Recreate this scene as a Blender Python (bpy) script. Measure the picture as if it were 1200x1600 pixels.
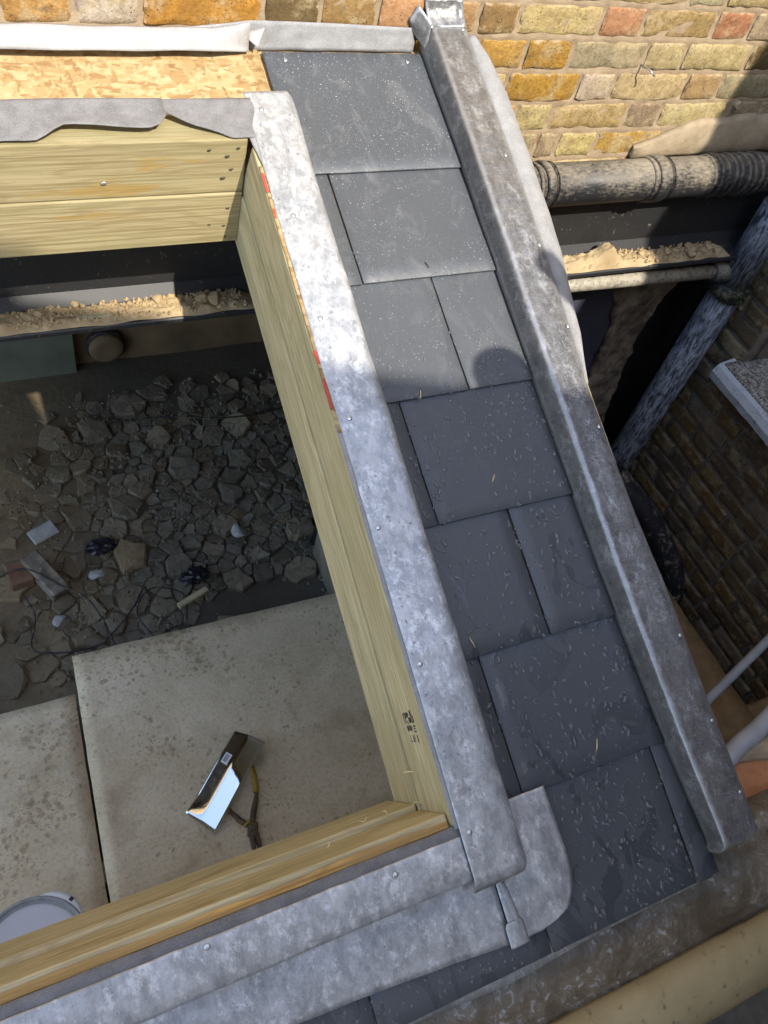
import bpy, bmesh, math, random
from mathutils import Vector, Matrix, noise
rnd = random.Random(7)
for o in list(bpy.data.objects): bpy.data.objects.remove(o, do_unlink=True)
S = bpy.context.scene
COL = S.collection
# ------------------------------------------------------------------ camera, sky, sun, exposure
cam = bpy.data.cameras.new('camera'); camo = bpy.data.objects.new('camera', cam); COL.objects.link(camo)
Rr = [(0.903154, -0.38265, 0.194659), (-0.19958, -0.775661, -0.598764), (0.380106, 0.501926, -0.77691)]
mw = Matrix.Identity(4)
for i in range(3):
    mw[i][0] = Rr[0][i]; mw[i][1] = -Rr[1][i]; mw[i][2] = -Rr[2][i]
mw[0][3], mw[1][3], mw[2][3] = -0.12677, -1.6628, 0.76022
camo.matrix_world = mw
cam.sensor_fit = 'VERTICAL'; cam.sensor_height = 24.0; cam.lens = 1285.46/1600*24.0
cam.clip_start = 0.02; cam.clip_end = 800
S.camera = camo
SUN = Vector((-0.1461, 0.6589, -0.7379)).normalized()      # the way the sunlight travels
W = bpy.data.worlds.new('World'); S.world = W; W.use_nodes = True
wn = W.node_tree; bg = wn.nodes['Background']
sky = wn.nodes.new('ShaderNodeTexSky'); sky.sky_type = 'NISHITA'; sky.sun_disc = False
sky.sun_elevation = math.asin(-SUN.z); sky.sun_rotation = math.atan2(-SUN.x, -SUN.y)
sky.air_density = 1.0; sky.dust_density = 1.0; sky.ozone_density = 0.9
wn.links.new(sky.outputs[0], bg.inputs[0]); bg.inputs[1].default_value = 0.15
sl = bpy.data.lights.new('sun', 'SUN'); sl.energy = 2.0; sl.angle = math.radians(0.53); sl.color = (1.0, 0.93, 0.82)
slo = bpy.data.objects.new('sun', sl); COL.objects.link(slo); slo.location = (2, -6, 8)
slo.rotation_euler = SUN.to_track_quat('-Z', 'Y').to_euler()
S.view_settings.view_transform = 'Standard'; S.view_settings.look = 'None'
S.view_settings.gamma = 1; S.view_settings.exposure = 1.85; S.view_settings.use_curve_mapping = False
# ------------------------------------------------------------------ helpers
PITCH = 0.378746; CP, SP = math.cos(PITCH), math.sin(PITCH)
def RW(u, d, h=0.0):            # roof coordinates (along wall, down slope, above slates) -> world
    return Vector((u, -d*CP - h*SP, -d*SP + h*CP))
def nz(x, y, z=0.0): return noise.noise(Vector((x, y, z)))
def tag(o, label=None, cat=None, group=None, kind=None):
    if label: o['label'] = label
    if cat: o['category'] = cat
    if group: o['group'] = group
    if kind: o['kind'] = kind
    return o
def empty(name, loc, label, cat, group=None):
    o = bpy.data.objects.new(name, None); COL.objects.link(o); o.location = loc; o.empty_display_size = .05
    return tag(o, label, cat, group)
def link(name, me, mat, parent=None, mw=None):
    o = bpy.data.objects.new(name, me); COL.objects.link(o)
    if mat and not me.materials: me.materials.append(mat)
    if mw is not None: o.matrix_world = mw
    if parent:
        o.parent = parent
        pm = Matrix.Translation(parent.location) if parent.type == 'EMPTY' else parent.matrix_basis
        o.matrix_parent_inverse = pm.inverted()
    return o
def mesh(name, v, f, mat, parent=None, smooth=False, mw=None):
    me = bpy.data.meshes.new(name); me.from_pydata([tuple(p) for p in v], [], f)
    bm = bmesh.new(); bm.from_mesh(me); bmesh.ops.recalc_face_normals(bm, faces=bm.faces); bm.to_mesh(me); bm.free()
    if smooth:
        for p in me.polygons: p.use_smooth = True
    me.update()
    return link(name, me, mat, parent, mw)
def box_bm(x0, x1, y0, y1, z0, z1, bev=0.0, seg=1):
    bm = bmesh.new()
    bmesh.ops.create_cube(bm, size=1)
    for v in bm.verts:
        v.co = Vector((x0 if v.co.x < 0 else x1, y0 if v.co.y < 0 else y1, z0 if v.co.z < 0 else z1))
    if bev: bmesh.ops.bevel(bm, geom=bm.edges[:], offset=bev, segments=seg, affect='EDGES', profile=.5)
    return bm
def bmobj(name, bm, mat, parent=None, mw=None, smooth=False):
    me = bpy.data.meshes.new(name); bm.to_mesh(me); bm.free()
    if smooth:
        for p in me.polygons: p.use_smooth = True
    return link(name, me, mat, parent, mw)
def box(name, x0, x1, y0, y1, z0, z1, mat, parent=None, bev=0.0, mw=None):
    return bmobj(name, box_bm(x0, x1, y0, y1, z0, z1, bev), mat, parent, mw)
def sheet(name, rows, mat, thick, parent=None, smooth=True, offset=-1):
    """rows: list of equally long lists of points -> a sheet of real thickness (points on its upper side)"""
    nr, nc = len(rows), len(rows[0])
    v = [p for r in rows for p in r]
    f = [(i*nc+j, i*nc+j+1, (i+1)*nc+j+1, (i+1)*nc+j) for i in range(nr-1) for j in range(nc-1)]
    n = (v[f[0][1]]-v[f[0][0]]).cross(v[f[0][3]]-v[f[0][0]])
    mid = f[len(f)//2]
    n = (v[mid[1]]-v[mid[0]]).cross(v[mid[3]]-v[mid[0]])
    if n.dot(Vector((-0.1, -.6, .8))) < 0: f = [tuple(reversed(q)) for q in f]
    me = bpy.data.meshes.new(name); me.from_pydata([tuple(p) for p in v], [], f)
    if smooth:
        for p in me.polygons: p.use_smooth = True
    o = link(name, me, mat, parent)
    if thick:
        m = o.modifiers.new('thickness', 'SOLIDIFY'); m.thickness = thick; m.offset = offset
    return o
def tube(name, pts, rad, mat, parent=None, seg=20, cap=True, sub=1):
    pts = [Vector(p) for p in pts]
    rads = rad if isinstance(rad, (list, tuple)) else [rad]*len(pts)
    v, f = [], []
    t0 = (pts[1]-pts[0]).normalized()
    up = Vector((0, 0, 1)) if abs(t0.z) < .9 else Vector((0, 1, 0))
    a = t0.cross(up).normalized()
    for i, p in enumerate(pts):
        t = ((pts[min(i+1, len(pts)-1)]-pts[max(i-1, 0)])).normalized()
        a = (a - t*a.dot(t)).normalized(); b = t.cross(a)
        for k in range(seg):
            w = 2*math.pi*k/seg
            v.append(p + (a*math.cos(w)+b*math.sin(w))*rads[i])
    n = len(pts)
    for i in range(n-1):
        for k in range(seg):
            k2 = (k+1) % seg
            f.append((i*seg+k, i*seg+k2, (i+1)*seg+k2, (i+1)*seg+k))
    if cap: f += [tuple(range(seg))[::-1], tuple((n-1)*seg+k for k in range(seg))]
    o = mesh(name, v, f, mat, parent, smooth=True)
    for p in o.data.polygons:
        if len(p.vertices) > 4: p.use_smooth = False
    return o
def lathe(name, prof, cx, cy, mat, parent=None, seg=56, capend=True):
    v = []; f = []
    for (r, z) in prof:
        for k in range(seg):
            w = 2*math.pi*k/seg; v.append((cx+r*math.cos(w), cy+r*math.sin(w), z))
    for i in range(len(prof)-1):
        for k in range(seg):
            k2 = (k+1) % seg; f.append((i*seg+k, i*seg+k2, (i+1)*seg+k2, (i+1)*seg+k))
    if capend: f.append(tuple((len(prof)-1)*seg+k for k in range(seg)))
    o = mesh(name, v, f, mat, parent, smooth=True)
    for p in o.data.polygons:
        if len(p.vertices) > 4: p.use_smooth = False
    return o
def spline(pts, n):
    pts = [Vector(p) for p in pts]; out = []
    for i in range(len(pts)-1):
        p0, p1, p2, p3 = pts[max(i-1, 0)], pts[i], pts[i+1], pts[min(i+2, len(pts)-1)]
        for k in range(n):
            t = k/n
            out.append(.5*((2*p1)+(-p0+p2)*t+(2*p0-5*p1+4*p2-p3)*t*t+(-p0+3*p1-3*p2+p3)*t**3))
    out.append(pts[-1]); return out
def slerp(tab, x):
    return (lerp(tab, x-.006)+2*lerp(tab, x)+lerp(tab, x+.006)+lerp(tab, x-.011)+lerp(tab, x+.011))/6
def lerp(tab, x):
    if x <= tab[0][0]: return tab[0][1]
    for (a, b), (c, d) in zip(tab, tab[1:]):
        if x <= c: return b + (d-b)*(x-a)/(c-a)
    return tab[-1][1]
# ------------------------------------------------------------------ material helpers
class Mt:
    def __init__(s, name, rough=.6, metal=0.0, spec=.5):
        s.m = bpy.data.materials.new(name); s.m.use_nodes = True; s.nt = s.m.node_tree
        s.b = s.nt.nodes['Principled BSDF']; s.set('Roughness', rough); s.set('Metallic', metal); s.set('Specular IOR Level', spec)
        s.geo = None
    def set(s, k, v):
        i = s.b.inputs[k]
        if isinstance(v, bpy.types.NodeSocket): s.nt.links.new(v, i)
        else: i.default_value = v if not isinstance(v, tuple) or len(v) == 4 else (*v, 1)
        return s
    def n(s, t, ins=(), out=0, **pr):
        nd = s.nt.nodes.new(t)
        for k, v in pr.items(): setattr(nd, k, v)
        for k, v in dict(ins).items():
            i = nd.inputs[k]
            if isinstance(v, bpy.types.NodeSocket): s.nt.links.new(v, i)
            else: i.default_value = v
        return nd.outputs[out]
    def pos(s): return s.n('ShaderNodeNewGeometry', out=0)
    def obj(s): return s.n('ShaderNodeTexCoord', out=3)
    def rand(s): return s.n('ShaderNodeObjectInfo', out=5) if False else s.n('ShaderNodeObjectInfo').node.outputs['Random']
    def ocol(s): return s.n('ShaderNodeObjectInfo').node.outputs['Color']
    def mp(s, vec, scale=(1, 1, 1), loc=(0, 0, 0), rot=(0, 0, 0)):
        return s.n('ShaderNodeMapping', {'Vector': vec, 'Scale': scale, 'Location': loc, 'Rotation': rot})
    def noise(s, vec, sc, det=4, rough=.55, dist=0.0):
        return s.n('ShaderNodeTexNoise', {'Vector': vec, 'Scale': sc, 'Detail': det, 'Roughness': rough, 'Distortion': dist})
    def vor(s, vec, sc, feat='F1', out='Distance', rnd=1.0):
        nd = s.n('ShaderNodeTexVoronoi', {'Vector': vec, 'Scale': sc, 'Randomness': rnd}, feature=feat).node
        return nd.outputs[out]
    def ramp(s, fac, stops, interp='LINEAR'):
        nd = s.n('ShaderNodeValToRGB', {'Fac': fac}).node; cr = nd.color_ramp; cr.interpolation = interp
        while len(cr.elements) < len(stops): cr.elements.new(.5)
        for e, (p, c) in zip(cr.elements, stops):
            e.position = p; e.color = (c, c, c, 1) if isinstance(c, (int, float)) else (*c, 1)
        return nd.outputs[0]
    def mix(s, f, a, b, blend='MIX'):
        nd = s.nt.nodes.new('ShaderNodeMix'); nd.data_type = 'RGBA'; nd.blend_type = blend
        for i, v in ((0, f), (6, a), (7, b)):
            if isinstance(v, bpy.types.NodeSocket): s.nt.links.new(v, nd.inputs[i])
            else: nd.inputs[i].default_value = v if i == 0 else ((v, v, v, 1) if isinstance(v, (int, float)) else (*v, 1)[:4])
        return nd.outputs[2]
    def mth(s, op, a, b=0.0, c=0.0):
        return s.n('ShaderNodeMath', {0: a, 1: b, 2: c}, operation=op)
    def xyz(s, vec):
        nd = s.n('ShaderNodeSeparateXYZ', {0: vec}).node; return nd.outputs
    def bump(s, h, st=.3, dist=.002, prev=None):
        d = {'Height': h, 'Strength': st, 'Distance': dist}
        if prev is not None: d['Normal'] = prev
        return s.n('ShaderNodeBump', d)
    def done(s, col=None, rough=None, nrm=None, metal=None):
        if col is not None: s.set('Base Color', col)
        if rough is not None: s.set('Roughness', rough)
        if nrm is not None: s.set('Normal', nrm)
        if metal is not None: s.set('Metallic', metal)
        return s.m
MAT = {}
def plain(name, col, rough=.6, metal=0.0, var=.25, sc=30, bump=.2, bd=.002, spec=.5):
    k = Mt(name, rough, metal, spec); p = k.pos()
    a = k.noise(p, sc, 5); b = k.noise(p, sc*7, 3)
    c = k.mix(k.ramp(a, [(.3, 0.), (.7, 1.)]), tuple(x*(1-var) for x in col), tuple(min(1, x*(1+var)) for x in col))
    return k.done(c, None, k.bump(k.mth('ADD', a, k.mth('MULTIPLY', b, .5)), bump, bd))
# --- slate: blue-grey fibre slate, with drying smears and wet patches
def m_slate():
    k = Mt('slate', .5, 0, .5); p = k.pos()
    big = k.noise(p, 5, 4); fine = k.noise(p, 160, 4, .6)
    base = k.mix(big, (.056, .0625, .069), (.078, .085, .092))
    base = k.mix(k.mth('MULTIPLY', k.rand(), .5), base, (.068, .073, .078))
    rows = k.mp(p, (1, .55, .55))
    smear = k.ramp(k.noise(rows, 16, 5, .6, 1.6), [(.52, 0.), (.72, 1.)])
    yy = k.xyz(p)[1]
    dry = k.n('ShaderNodeMapRange', {0: yy, 1: -1.0, 2: -.25, 3: 0.05, 4: 1.0})
    base = k.mix(k.mth('MULTIPLY', k.mth('MULTIPLY', smear, dry), .28), base, (.26, .26, .255))
    wetn = k.noise(k.mp(p, (1, .5, .5)), 17, 5, .58, .8)
    wl = k.n('ShaderNodeMapRange', {0: yy, 1: -1.72, 2: -.45, 3: .515, 4: .70})
    wet = k.n('ShaderNodeMapRange', {0: k.mth('SUBTRACT', wetn, wl), 1: -.004, 2: .012, 3: 0., 4: 1.})
    base = k.mix(k.mth('MULTIPLY', wet, .22), base, (.022, .028, .033))
    sp = k.mth('MULTIPLY', k.ramp(k.vor(p, 125), [(.10, 1.), (.18, 0.)]), k.ramp(k.noise(p, 11, 3), [(.42, 0.), (.6, 1.)]))
    sp2 = k.mth('MULTIPLY', k.ramp(k.vor(p, 300), [(.10, 1.), (.2, 0.)]), k.ramp(k.noise(p, 7, 3), [(.45, 0.), (.6, 1.)]))
    base = k.mix(k.mth('MULTIPLY', k.mth('MULTIPLY', k.mth('MAXIMUM', sp, k.mth('MULTIPLY', sp2, .7)), k.mth('ADD', dry, .12)), .7), base, (.42, .42, .41))
    ro = k.mix(wet, k.ramp(fine, [(.3, .40), (.7, .56)]), .22)
    riv = k.noise(k.mp(p, (1, .4, .4)), 38, 6, .7)
    nb = k.bump(riv, .22, .0012, k.bump(fine, .25, .0008))
    nb = k.bump(wet, .35, .0006, nb)
    return k.done(base, ro, nb)
MAT['slate'] = m_slate()
def m_slate_edge(): pass
# --- lead
def m_lead(name, c0, c1, c2, brown, streak, ro=(.32, .55), met=.4, ridge_highlight=False):
    k = Mt(name, .45, met, .5); p = k.pos()
    a = k.noise(k.mp(p, (1, .6, .6)), 38, 10, .78); b = k.noise(k.mp(p, (1, .7, .7)), 150, 6, .75); c = k.noise(p, 5, 4)
    col = k.mix(k.ramp(a, [(.42, 0.), (.58, 1.)]), c0, c1)
    pt = k.ramp(k.noise(k.mp(p, (1, .7, .7)), 42, 10, .8, .1), [(.52, 0.), (.60, 1.)])
    col = k.mix(k.mth('MULTIPLY', pt, .62), col, c2)
    col = k.mix(k.mth('MULTIPLY', k.ramp(b, [(.52, 0.), (.66, 1.)]), .5), col, c0)
    col = k.mix(k.mth('MULTIPLY', k.ramp(k.vor(p, 80), [(.04, 1.), (.12, 0.)]), .6), col, tuple(x*.5 for x in c0))
    if ridge_highlight:
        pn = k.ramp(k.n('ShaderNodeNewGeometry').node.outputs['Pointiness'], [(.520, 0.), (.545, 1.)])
        col = k.mix(k.mth('MULTIPLY', pn, .5), col, (.46, .47, .48))  # sky highlight along the kerb ridge painted into the colour
    col = k.mix(k.mth('MULTIPLY', k.ramp(c, [(.42, 0.), (.7, 1.)]), brown), col, (.15, .13, .105))
    if streak:
        st = k.noise(k.mp(p, (45, 230, 230)), 1.0, 8, .8)
        col = k.mix(k.mth('MULTIPLY', k.ramp(st, [(.52, 0.), (.64, 1.)]), streak), col, c2)
    scr = k.noise(k.mp(p, (240, 16, 16)), 1.0, 4, .65)
    r = k.ramp(k.mth('ADD', k.mth('MULTIPLY', a, .6), k.mth('MULTIPLY', scr, .4)), [(.35, ro[0]), (.65, ro[1])])
    dn = k.noise(p, 17, 3, .5)
    h = k.mth('ADD', k.mth('MULTIPLY', a, .6), k.mth('MULTIPLY', b, .25))
    return k.done(col, r, k.bump(scr, .22, .0008, k.bump(h, .5, .0028, k.bump(dn, .5, .006))))
MAT['lead'] = m_lead('lead_bright', (.31, .322, .328), (.49, .50, .503), (.80, .81, .81), .16, 0, (.26, .46), .4)
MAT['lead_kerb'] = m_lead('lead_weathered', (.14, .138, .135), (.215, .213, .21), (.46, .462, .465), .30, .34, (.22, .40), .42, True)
# --- timber (grain along object X)
def m_timber(name, light, dark, wet=0.0, green=.3, seed=0.0):
    k = Mt(name, .65, 0, .35); o = k.obj()
    off = k.n('ShaderNodeCombineXYZ', {0: k.mth('MULTIPLY', k.rand(), 7.0), 1: seed, 2: k.rand()})
    v = k.n('ShaderNodeVectorMath', {0: o, 1: off}, operation='ADD')
    kn = k.vor(k.mp(v, (2.6, 11, 11)), 1.0)
    near = k.ramp(kn, [(.05, 1.), (.4, 0.)])
    warp = k.mth('ADD', k.noise(k.mp(v, (1.3, 8, 8)), 1, 3, .5), k.mth('MULTIPLY', near, .12))
    g = k.noise(k.mp(v, (2.5, 190, 190)), 1, 6, .7, .2)
    ring = k.mth('SINE', k.mth('ADD', k.mth('MULTIPLY', warp, 120.0), k.mth('MULTIPLY', g, 2.0)))
    col = k.mix(k.ramp(ring, [(.2, 0.), (.95, 1.)]), light, tuple(a*.55+b*.45 for a, b in zip(light, dark)))
    col = k.mix(k.mth('MULTIPLY', k.ramp(g, [(.42, 0.), (.60, 1.)]), .85), col, tuple(x*.88 for x in dark))
    col = k.mix(k.mth('MULTIPLY', k.ramp(k.noise(k.mp(v, (2.0, 12, 12)), 1, 5, .6), [(.46, 0.), (.66, 1.)]), green), col, (.27, .25, .12))
    col = k.mix(k.ramp(kn, [(.045, .9), (.075, .75), (.11, 0.)]), col, (.19, .10, .045))
    sp = k.noise(k.mp(v, (30, 75, 75)), 1, 5, .75)
    col = k.mix(k.mth('MULTIPLY', k.ramp(sp, [(.63, 0.), (.70, 1.)]), .55), col, (.15, .115, .06))
    ro = .66
    if wet:
        wm = k.ramp(k.noise(k.mp(v, (3.2, 16, 16)), 1, 8, .62, .2), [(.60-wet, 0.), (.66-wet, 1.)])
        col = k.mix(k.mth('MULTIPLY', wm, .6), col, (.33, .21, .055)); ro = k.mix(wm, .66, .35)
    return k.done(col, ro, k.bump(k.mth('ADD', g, k.mth('MULTIPLY', ring, .12)), .5, .0015))
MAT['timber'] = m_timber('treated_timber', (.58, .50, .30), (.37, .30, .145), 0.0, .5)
MAT['timber_rear'] = m_timber('treated_timber_stained_sunlit', (.37, .305, .165), (.24, .185, .085), .03, .4, 3.)  # base colour darkened to offset the full sun on the rear planks
MAT['timber_front'] = m_timber('treated_timber_damp', (.62, .52, .30), (.42, .33, .16), .045, .4, 9.)
MAT['timber_wet'] = m_timber('treated_timber_wet_edge', (.60, .34, .09), (.30, .14, .03), .16, .05, 5.)
# --- OSB
def m_osb():
    k = Mt('osb', .6, 0, .35); p = k.pos()
    col = None; hh = None
    for i, (rz, sx, sy) in enumerate(((.35, 24, 120), (-.75, 110, 28), (1.1, 28, 105))):
        w = k.n('ShaderNodeVectorMath', {0: p, 1: k.n('ShaderNodeVectorMath', {0: k.noise(p, 14, 2).node.outputs['Color'], 1: (.02, .02, .02)}, operation='MULTIPLY')}, operation='ADD')
        nd = k.n('ShaderNodeTexVoronoi', {'Vector': k.mp(w, (sx, sy, sy), (i*3.3, i, 0), (0, 0, rz)), 'Scale': 1.0}).node
        c = k.ramp(k.xyz(nd.outputs['Color'])[0], [(0., (.19, .10, .033)), (.3, (.30, .19, .078)), (.65, (.38, .265, .125)), (1., (.44, .335, .18))])
        if col is None: col, hh = c, k.xyz(nd.outputs['Color'])[1]
        else:
            sel = k.ramp(k.noise(k.mp(p, (1, 1, 1), (i*2., 0, 0)), 48, 4, .6), [(.46, 0.), (.54, 1.)])
            col = k.mix(sel, col, c)
            hh = k.mth('ADD', hh, k.mth('MULTIPLY', sel, k.xyz(nd.outputs['Color'])[2]))
    g = k.noise(k.mp(p, (30, 220, 220), rot=(0, 0, .4)), 1, 3)
    col = k.mix(k.mth('MULTIPLY', g, .3), col, (.5, .33, .14))
    return k.done(col, None, k.bump(hh, .35, .0012))
MAT['osb'] = m_osb()
def m_membrane(name, c, c2, sc=1.0):
    k = Mt(name, .8, 0, .3); p = k.pos()
    a = k.noise(p, 35, 4, .6); f = k.noise(p, 420, 3, .7)
    col = k.mix(k.ramp(a, [(.3, 0.), (.7, 1.)]), c, c2)
    col = k.mix(k.mth('MULTIPLY', k.ramp(f, [(.5, 0.), (.7, 1.)]), .35), col, tuple(min(1, x*1.9) for x in c2))
    return k.done(col, None, k.bump(k.mth('ADD', f, a), .3, .0008))
MAT['membrane'] = m_membrane('grey_membrane', (.13, .125, .12), (.20, .195, .19))
MAT['membrane_lt'] = m_membrane('pale_grey_membrane', (.21, .207, .203), (.29, .287, .283))
MAT['membrane_w'] = m_membrane('white_membrane', (.31, .30, .29), (.39, .38, .365))
# --- brick, mortar
def m_brick(name, dirt, mcol, smear=.8):
    k = Mt(name, .85, 0, .25); o = k.obj()
    off = k.n('ShaderNodeCombineXYZ', {0: k.mth('MULTIPLY', k.rand(), 9.0), 1: k.mth('MULTIPLY', k.rand(), 31.0), 2: 0.})
    v = k.n('ShaderNodeVectorMath', {0: o, 1: off}, operation='ADD')
    a = k.noise(v, 24, 8, .72, .1); b = k.noise(v, 110, 6, .75); c = k.noise(v, 13, 8, .7, .15)
    col = k.mix(k.ramp(a, [(.3, 0.), (.7, 1.)]), k.mix(.55, k.ocol(), (.16, .095, .04)), k.ocol())
    col = k.mix(k.mth('MULTIPLY', k.ramp(c, [(.50, 0.), (.60, 1.)]), .65), col, (.46, .37, .21))
    col = k.mix(k.mth('MULTIPLY', k.ramp(k.noise(v, 34, 8, .75, .2), [(.56, 0.), (.66, 1.)]), dirt), col, (.10, .085, .06))
    gen = k.xyz(k.n('ShaderNodeTexCoord', out=0))
    ex = k.mth('MULTIPLY', k.mth('ABSOLUTE', k.mth('SUBTRACT', gen[0], .5)), 2.0); ez = k.mth('MULTIPLY', k.mth('ABSOLUTE', k.mth('SUBTRACT', gen[2], .5)), 2.0)
    ed = k.mth('ADD', k.mth('MAXIMUM', k.mth('MULTIPLY', k.mth('SUBTRACT', ex, .4), 1.6), ez), k.mth('MULTIPLY', k.mth('SUBTRACT', k.noise(v, 42, 8, .72), .5), 1.5))
    col = k.mix(k.mth('MULTIPLY', k.ramp(k.mth('MULTIPLY', ed, .5), [(.44, 0.), (.50, 1.)]), smear), col, mcol)
    pit = k.vor(v, 130)
    pm = k.mth('MULTIPLY', k.ramp(pit, [(.05, 1.), (.22, 0.)]), k.ramp(k.noise(v, 30, 2), [(.5, 0.), (.62, 1.)]))
    col = k.mix(pm, col, (.05, .035, .02))
    col = k.mix(k.ramp(b, [(.4, 0.), (.7, .8)]), col, k.mix(1.0, col, (.55, .45, .33), 'MULTIPLY'))
    h = k.mth('SUBTRACT', k.mth('ADD', a, k.mth('MULTIPLY', b, .5)), k.mth('MULTIPLY', pm, .8))
    return k.done(col, None, k.bump(h, .8, .006))
MAT['brick'] = m_brick('stock_brick', .6, (.43, .335, .215))
MAT['brick_dark'] = m_brick('dark_stock_brick', .8, (.20, .175, .135), .7)  # darker, greyer brick for the return wall
def m_mortar(name, c, c2):
    k = Mt(name, .9, 0, .2); p = k.pos()
    a = k.noise(p, 22, 5, .6); f = k.noise(p, 300, 4, .7); b = k.noise(p, 60, 5, .6, .7)
    col = k.mix(k.ramp(a, [(.32, 0.), (.68, 1.)]), c, c2)
    col = k.mix(k.mth('MULTIPLY', k.ramp(f, [(.55, 0.), (.75, 1.)]), .35), col, (.12, .09, .06))
    return k.done(col, None, k.bump(k.mth('ADD', b, k.mth('MULTIPLY', f, .4)), .55, .004))
MAT['mortar'] = m_mortar('lime_mortar', (.27, .195, .12), (.38, .295, .19))
MAT['mortar_dark'] = m_mortar('dark_mortar', (.13, .112, .085), (.25, .217, .165))  # darker mortar tone
MAT['debris'] = m_mortar('sandy_mortar_debris', (.34, .245, .13), (.48, .37, .215))
MAT['render'] = m_mortar('wall_patch', (.27, .21, .135), (.40, .32, .21))
# --- steel, pipes
def m_spatter(name, base, spat, thr, ro, sc=60, streak=(1, 1, 1), met=0.0, amt=.9, rot=0.0, soft=0.0):
    k = Mt(name, ro, met, .4); p = k.pos()
    a = k.noise(k.mp(p, streak, rot=(0, 0, rot)), sc, 5, .62, .5); b = k.noise(p, sc*.22, 4)
    m = k.ramp(k.mth('ADD', k.mth('MULTIPLY', a, .7), k.mth('MULTIPLY', b, .3)), [(thr-soft, 0.), (thr+.1+soft, 1.)])
    col = k.mix(k.mth('MULTIPLY', m, amt), base, spat)
    r = k.mix(m, ro, .9)
    return k.done(col, r, k.bump(m, .3, .0012))
MAT['steel'] = m_spatter('black_painted_steel', (.022, .022, .023), (.30, .26, .19), .60, .5, 120)
MAT['soil_pipe'] = m_spatter('dusty_black_plastic', (.022, .022, .024), (.30, .25, .175), .47, .42, 85, (.6, 1.3, 1.3), 0, .75, .6, .09)
def m_dusty():
    k = Mt('dusty_black_plastic', .42, 0, .4); p = k.pos(); nzv = k.xyz(k.n('ShaderNodeNewGeometry').node.outputs['Normal'])
    a = k.noise(k.mp(p, (60, 130, 130), rot=(0, .5, 0)), 1.0, 8, .75); b = k.noise(p, 9, 4)
    up = k.mth('ADD', k.mth('MULTIPLY', nzv[2], .16), k.mth('ADD', k.mth('MULTIPLY', a, .75), k.mth('MULTIPLY', b, .35)))
    m = k.ramp(up, [(.54, 0.), (.80, 1.)])
    col = k.mix(k.mth('MULTIPLY', m, .8), (.022, .022, .024), (.33, .28, .20))
    return k.done(col, k.mix(m, .4, .9), k.bump(a, .3, .0015))
MAT['soil_pipe'] = m_dusty()
MAT['waste_pipe'] = m_spatter('dirty_white_plastic', (.36, .33, .26), (.07, .06, .045), .52, .45, 75, soft=.06)
MAT['conduit'] = plain('grey_plastic', (.33, .35, .37), .4, 0, .12, 25, .1)
MAT['elbow'] = m_spatter('grimy_black_iron', (.018, .018, .02), (.22, .18, .12), .52, .5, 50)
def m_flaky():
    k = Mt('flaking_black_paint', .5, 0, .4); p = k.pos()
    a = k.noise(k.mp(p, (1, 1, .22)), 90, 6, .7, .6); b = k.noise(k.mp(p, (1, 1, .12)), 170, 3, .6)
    c = k.noise(p, 8, 3)
    col = k.mix(k.ramp(a, [(.40, 0.), (.58, 1.)]), (.018, .021, .028), (.27, .29, .32))
    col = k.mix(k.ramp(b, [(.57, 0.), (.63, 1.)]), col, (.012, .013, .018))
    col = k.mix(k.mth('MULTIPLY', k.ramp(c, [(.45, 0.), (.65, 1.)]), .5), col, (.03, .035, .05))
    return k.done(col, None, k.bump(k.mth('ADD', a, b), .7, .003))
MAT['downpipe'] = m_flaky()
MAT['plaster'] = m_spatter('stained_plaster', (.25, .215, .165), (.05, .04, .028), .47, .85, 20, soft=.05)
# --- floor boards, earth, rubble
def m_board():
    k = Mt('cement_board', .6, 0, .35); p = k.pos()
    a = k.noise(p, 6, 5, .6, .6); f = k.noise(k.mp(p, (1, 2.4, 1), rot=(0, 0, .4)), 38, 4, .6)
    col = k.mix(k.ramp(a, [(.3, 0.), (.7, 1.)]), (.58, .45, .275), (.76, .62, .42))
    col = k.mix(k.mth('MULTIPLY', k.ramp(f, [(.5, 0.), (.7, 1.)]), .35), col, (.66, .60, .50))
    w = k.n('ShaderNodeVectorMath', {0: p, 1: k.n('ShaderNodeVectorMath', {0: k.noise(p, 30, 3).node.outputs['Color'], 1: (.03, .03, .0)}, operation='MULTIPLY')}, operation='ADD')
    d1 = k.vor(w, 38); c1 = k.noise(p, 4.5, 5, .6)
    thr = k.n('ShaderNodeMapRange', {0: c1, 1: .42, 2: .74, 3: .03, 4: .50})
    m = k.n('ShaderNodeMapRange', {0: k.mth('SUBTRACT', d1, thr), 1: -.08, 2: .06, 3: 1., 4: 0.})
    d2 = k.vor(w, 95); m2 = k.n('ShaderNodeMapRange', {0: k.mth('SUBTRACT', d2, k.mth('MULTIPLY', thr, .8)), 1: -.02, 2: .03, 3: 1., 4: 0.})
    mm = k.mth('MAXIMUM', m, m2)
    sof = k.ramp(k.noise(p, 7, 8, .7, .3), [(.52, 0.), (.72, 1.)])
    col = k.mix(k.mth('MULTIPLY', sof, .5), col, (.25, .17, .09))
    gr = k.noise(p, 90, 6, .75)
    col = k.mix(k.ramp(gr, [(.48, 0.), (.72, .55)]), col, (.27, .21, .135))
    mm = k.mth('MULTIPLY', mm, k.ramp(gr, [(.35, .35), (.6, 1.)]))
    col = k.mix(k.mth('MULTIPLY', mm, .62), col, (.21, .135, .065))
    return k.done(col, k.mix(mm, .65, .32), k.bump(f, .2, .0015))
MAT['board'] = m_board()
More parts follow.
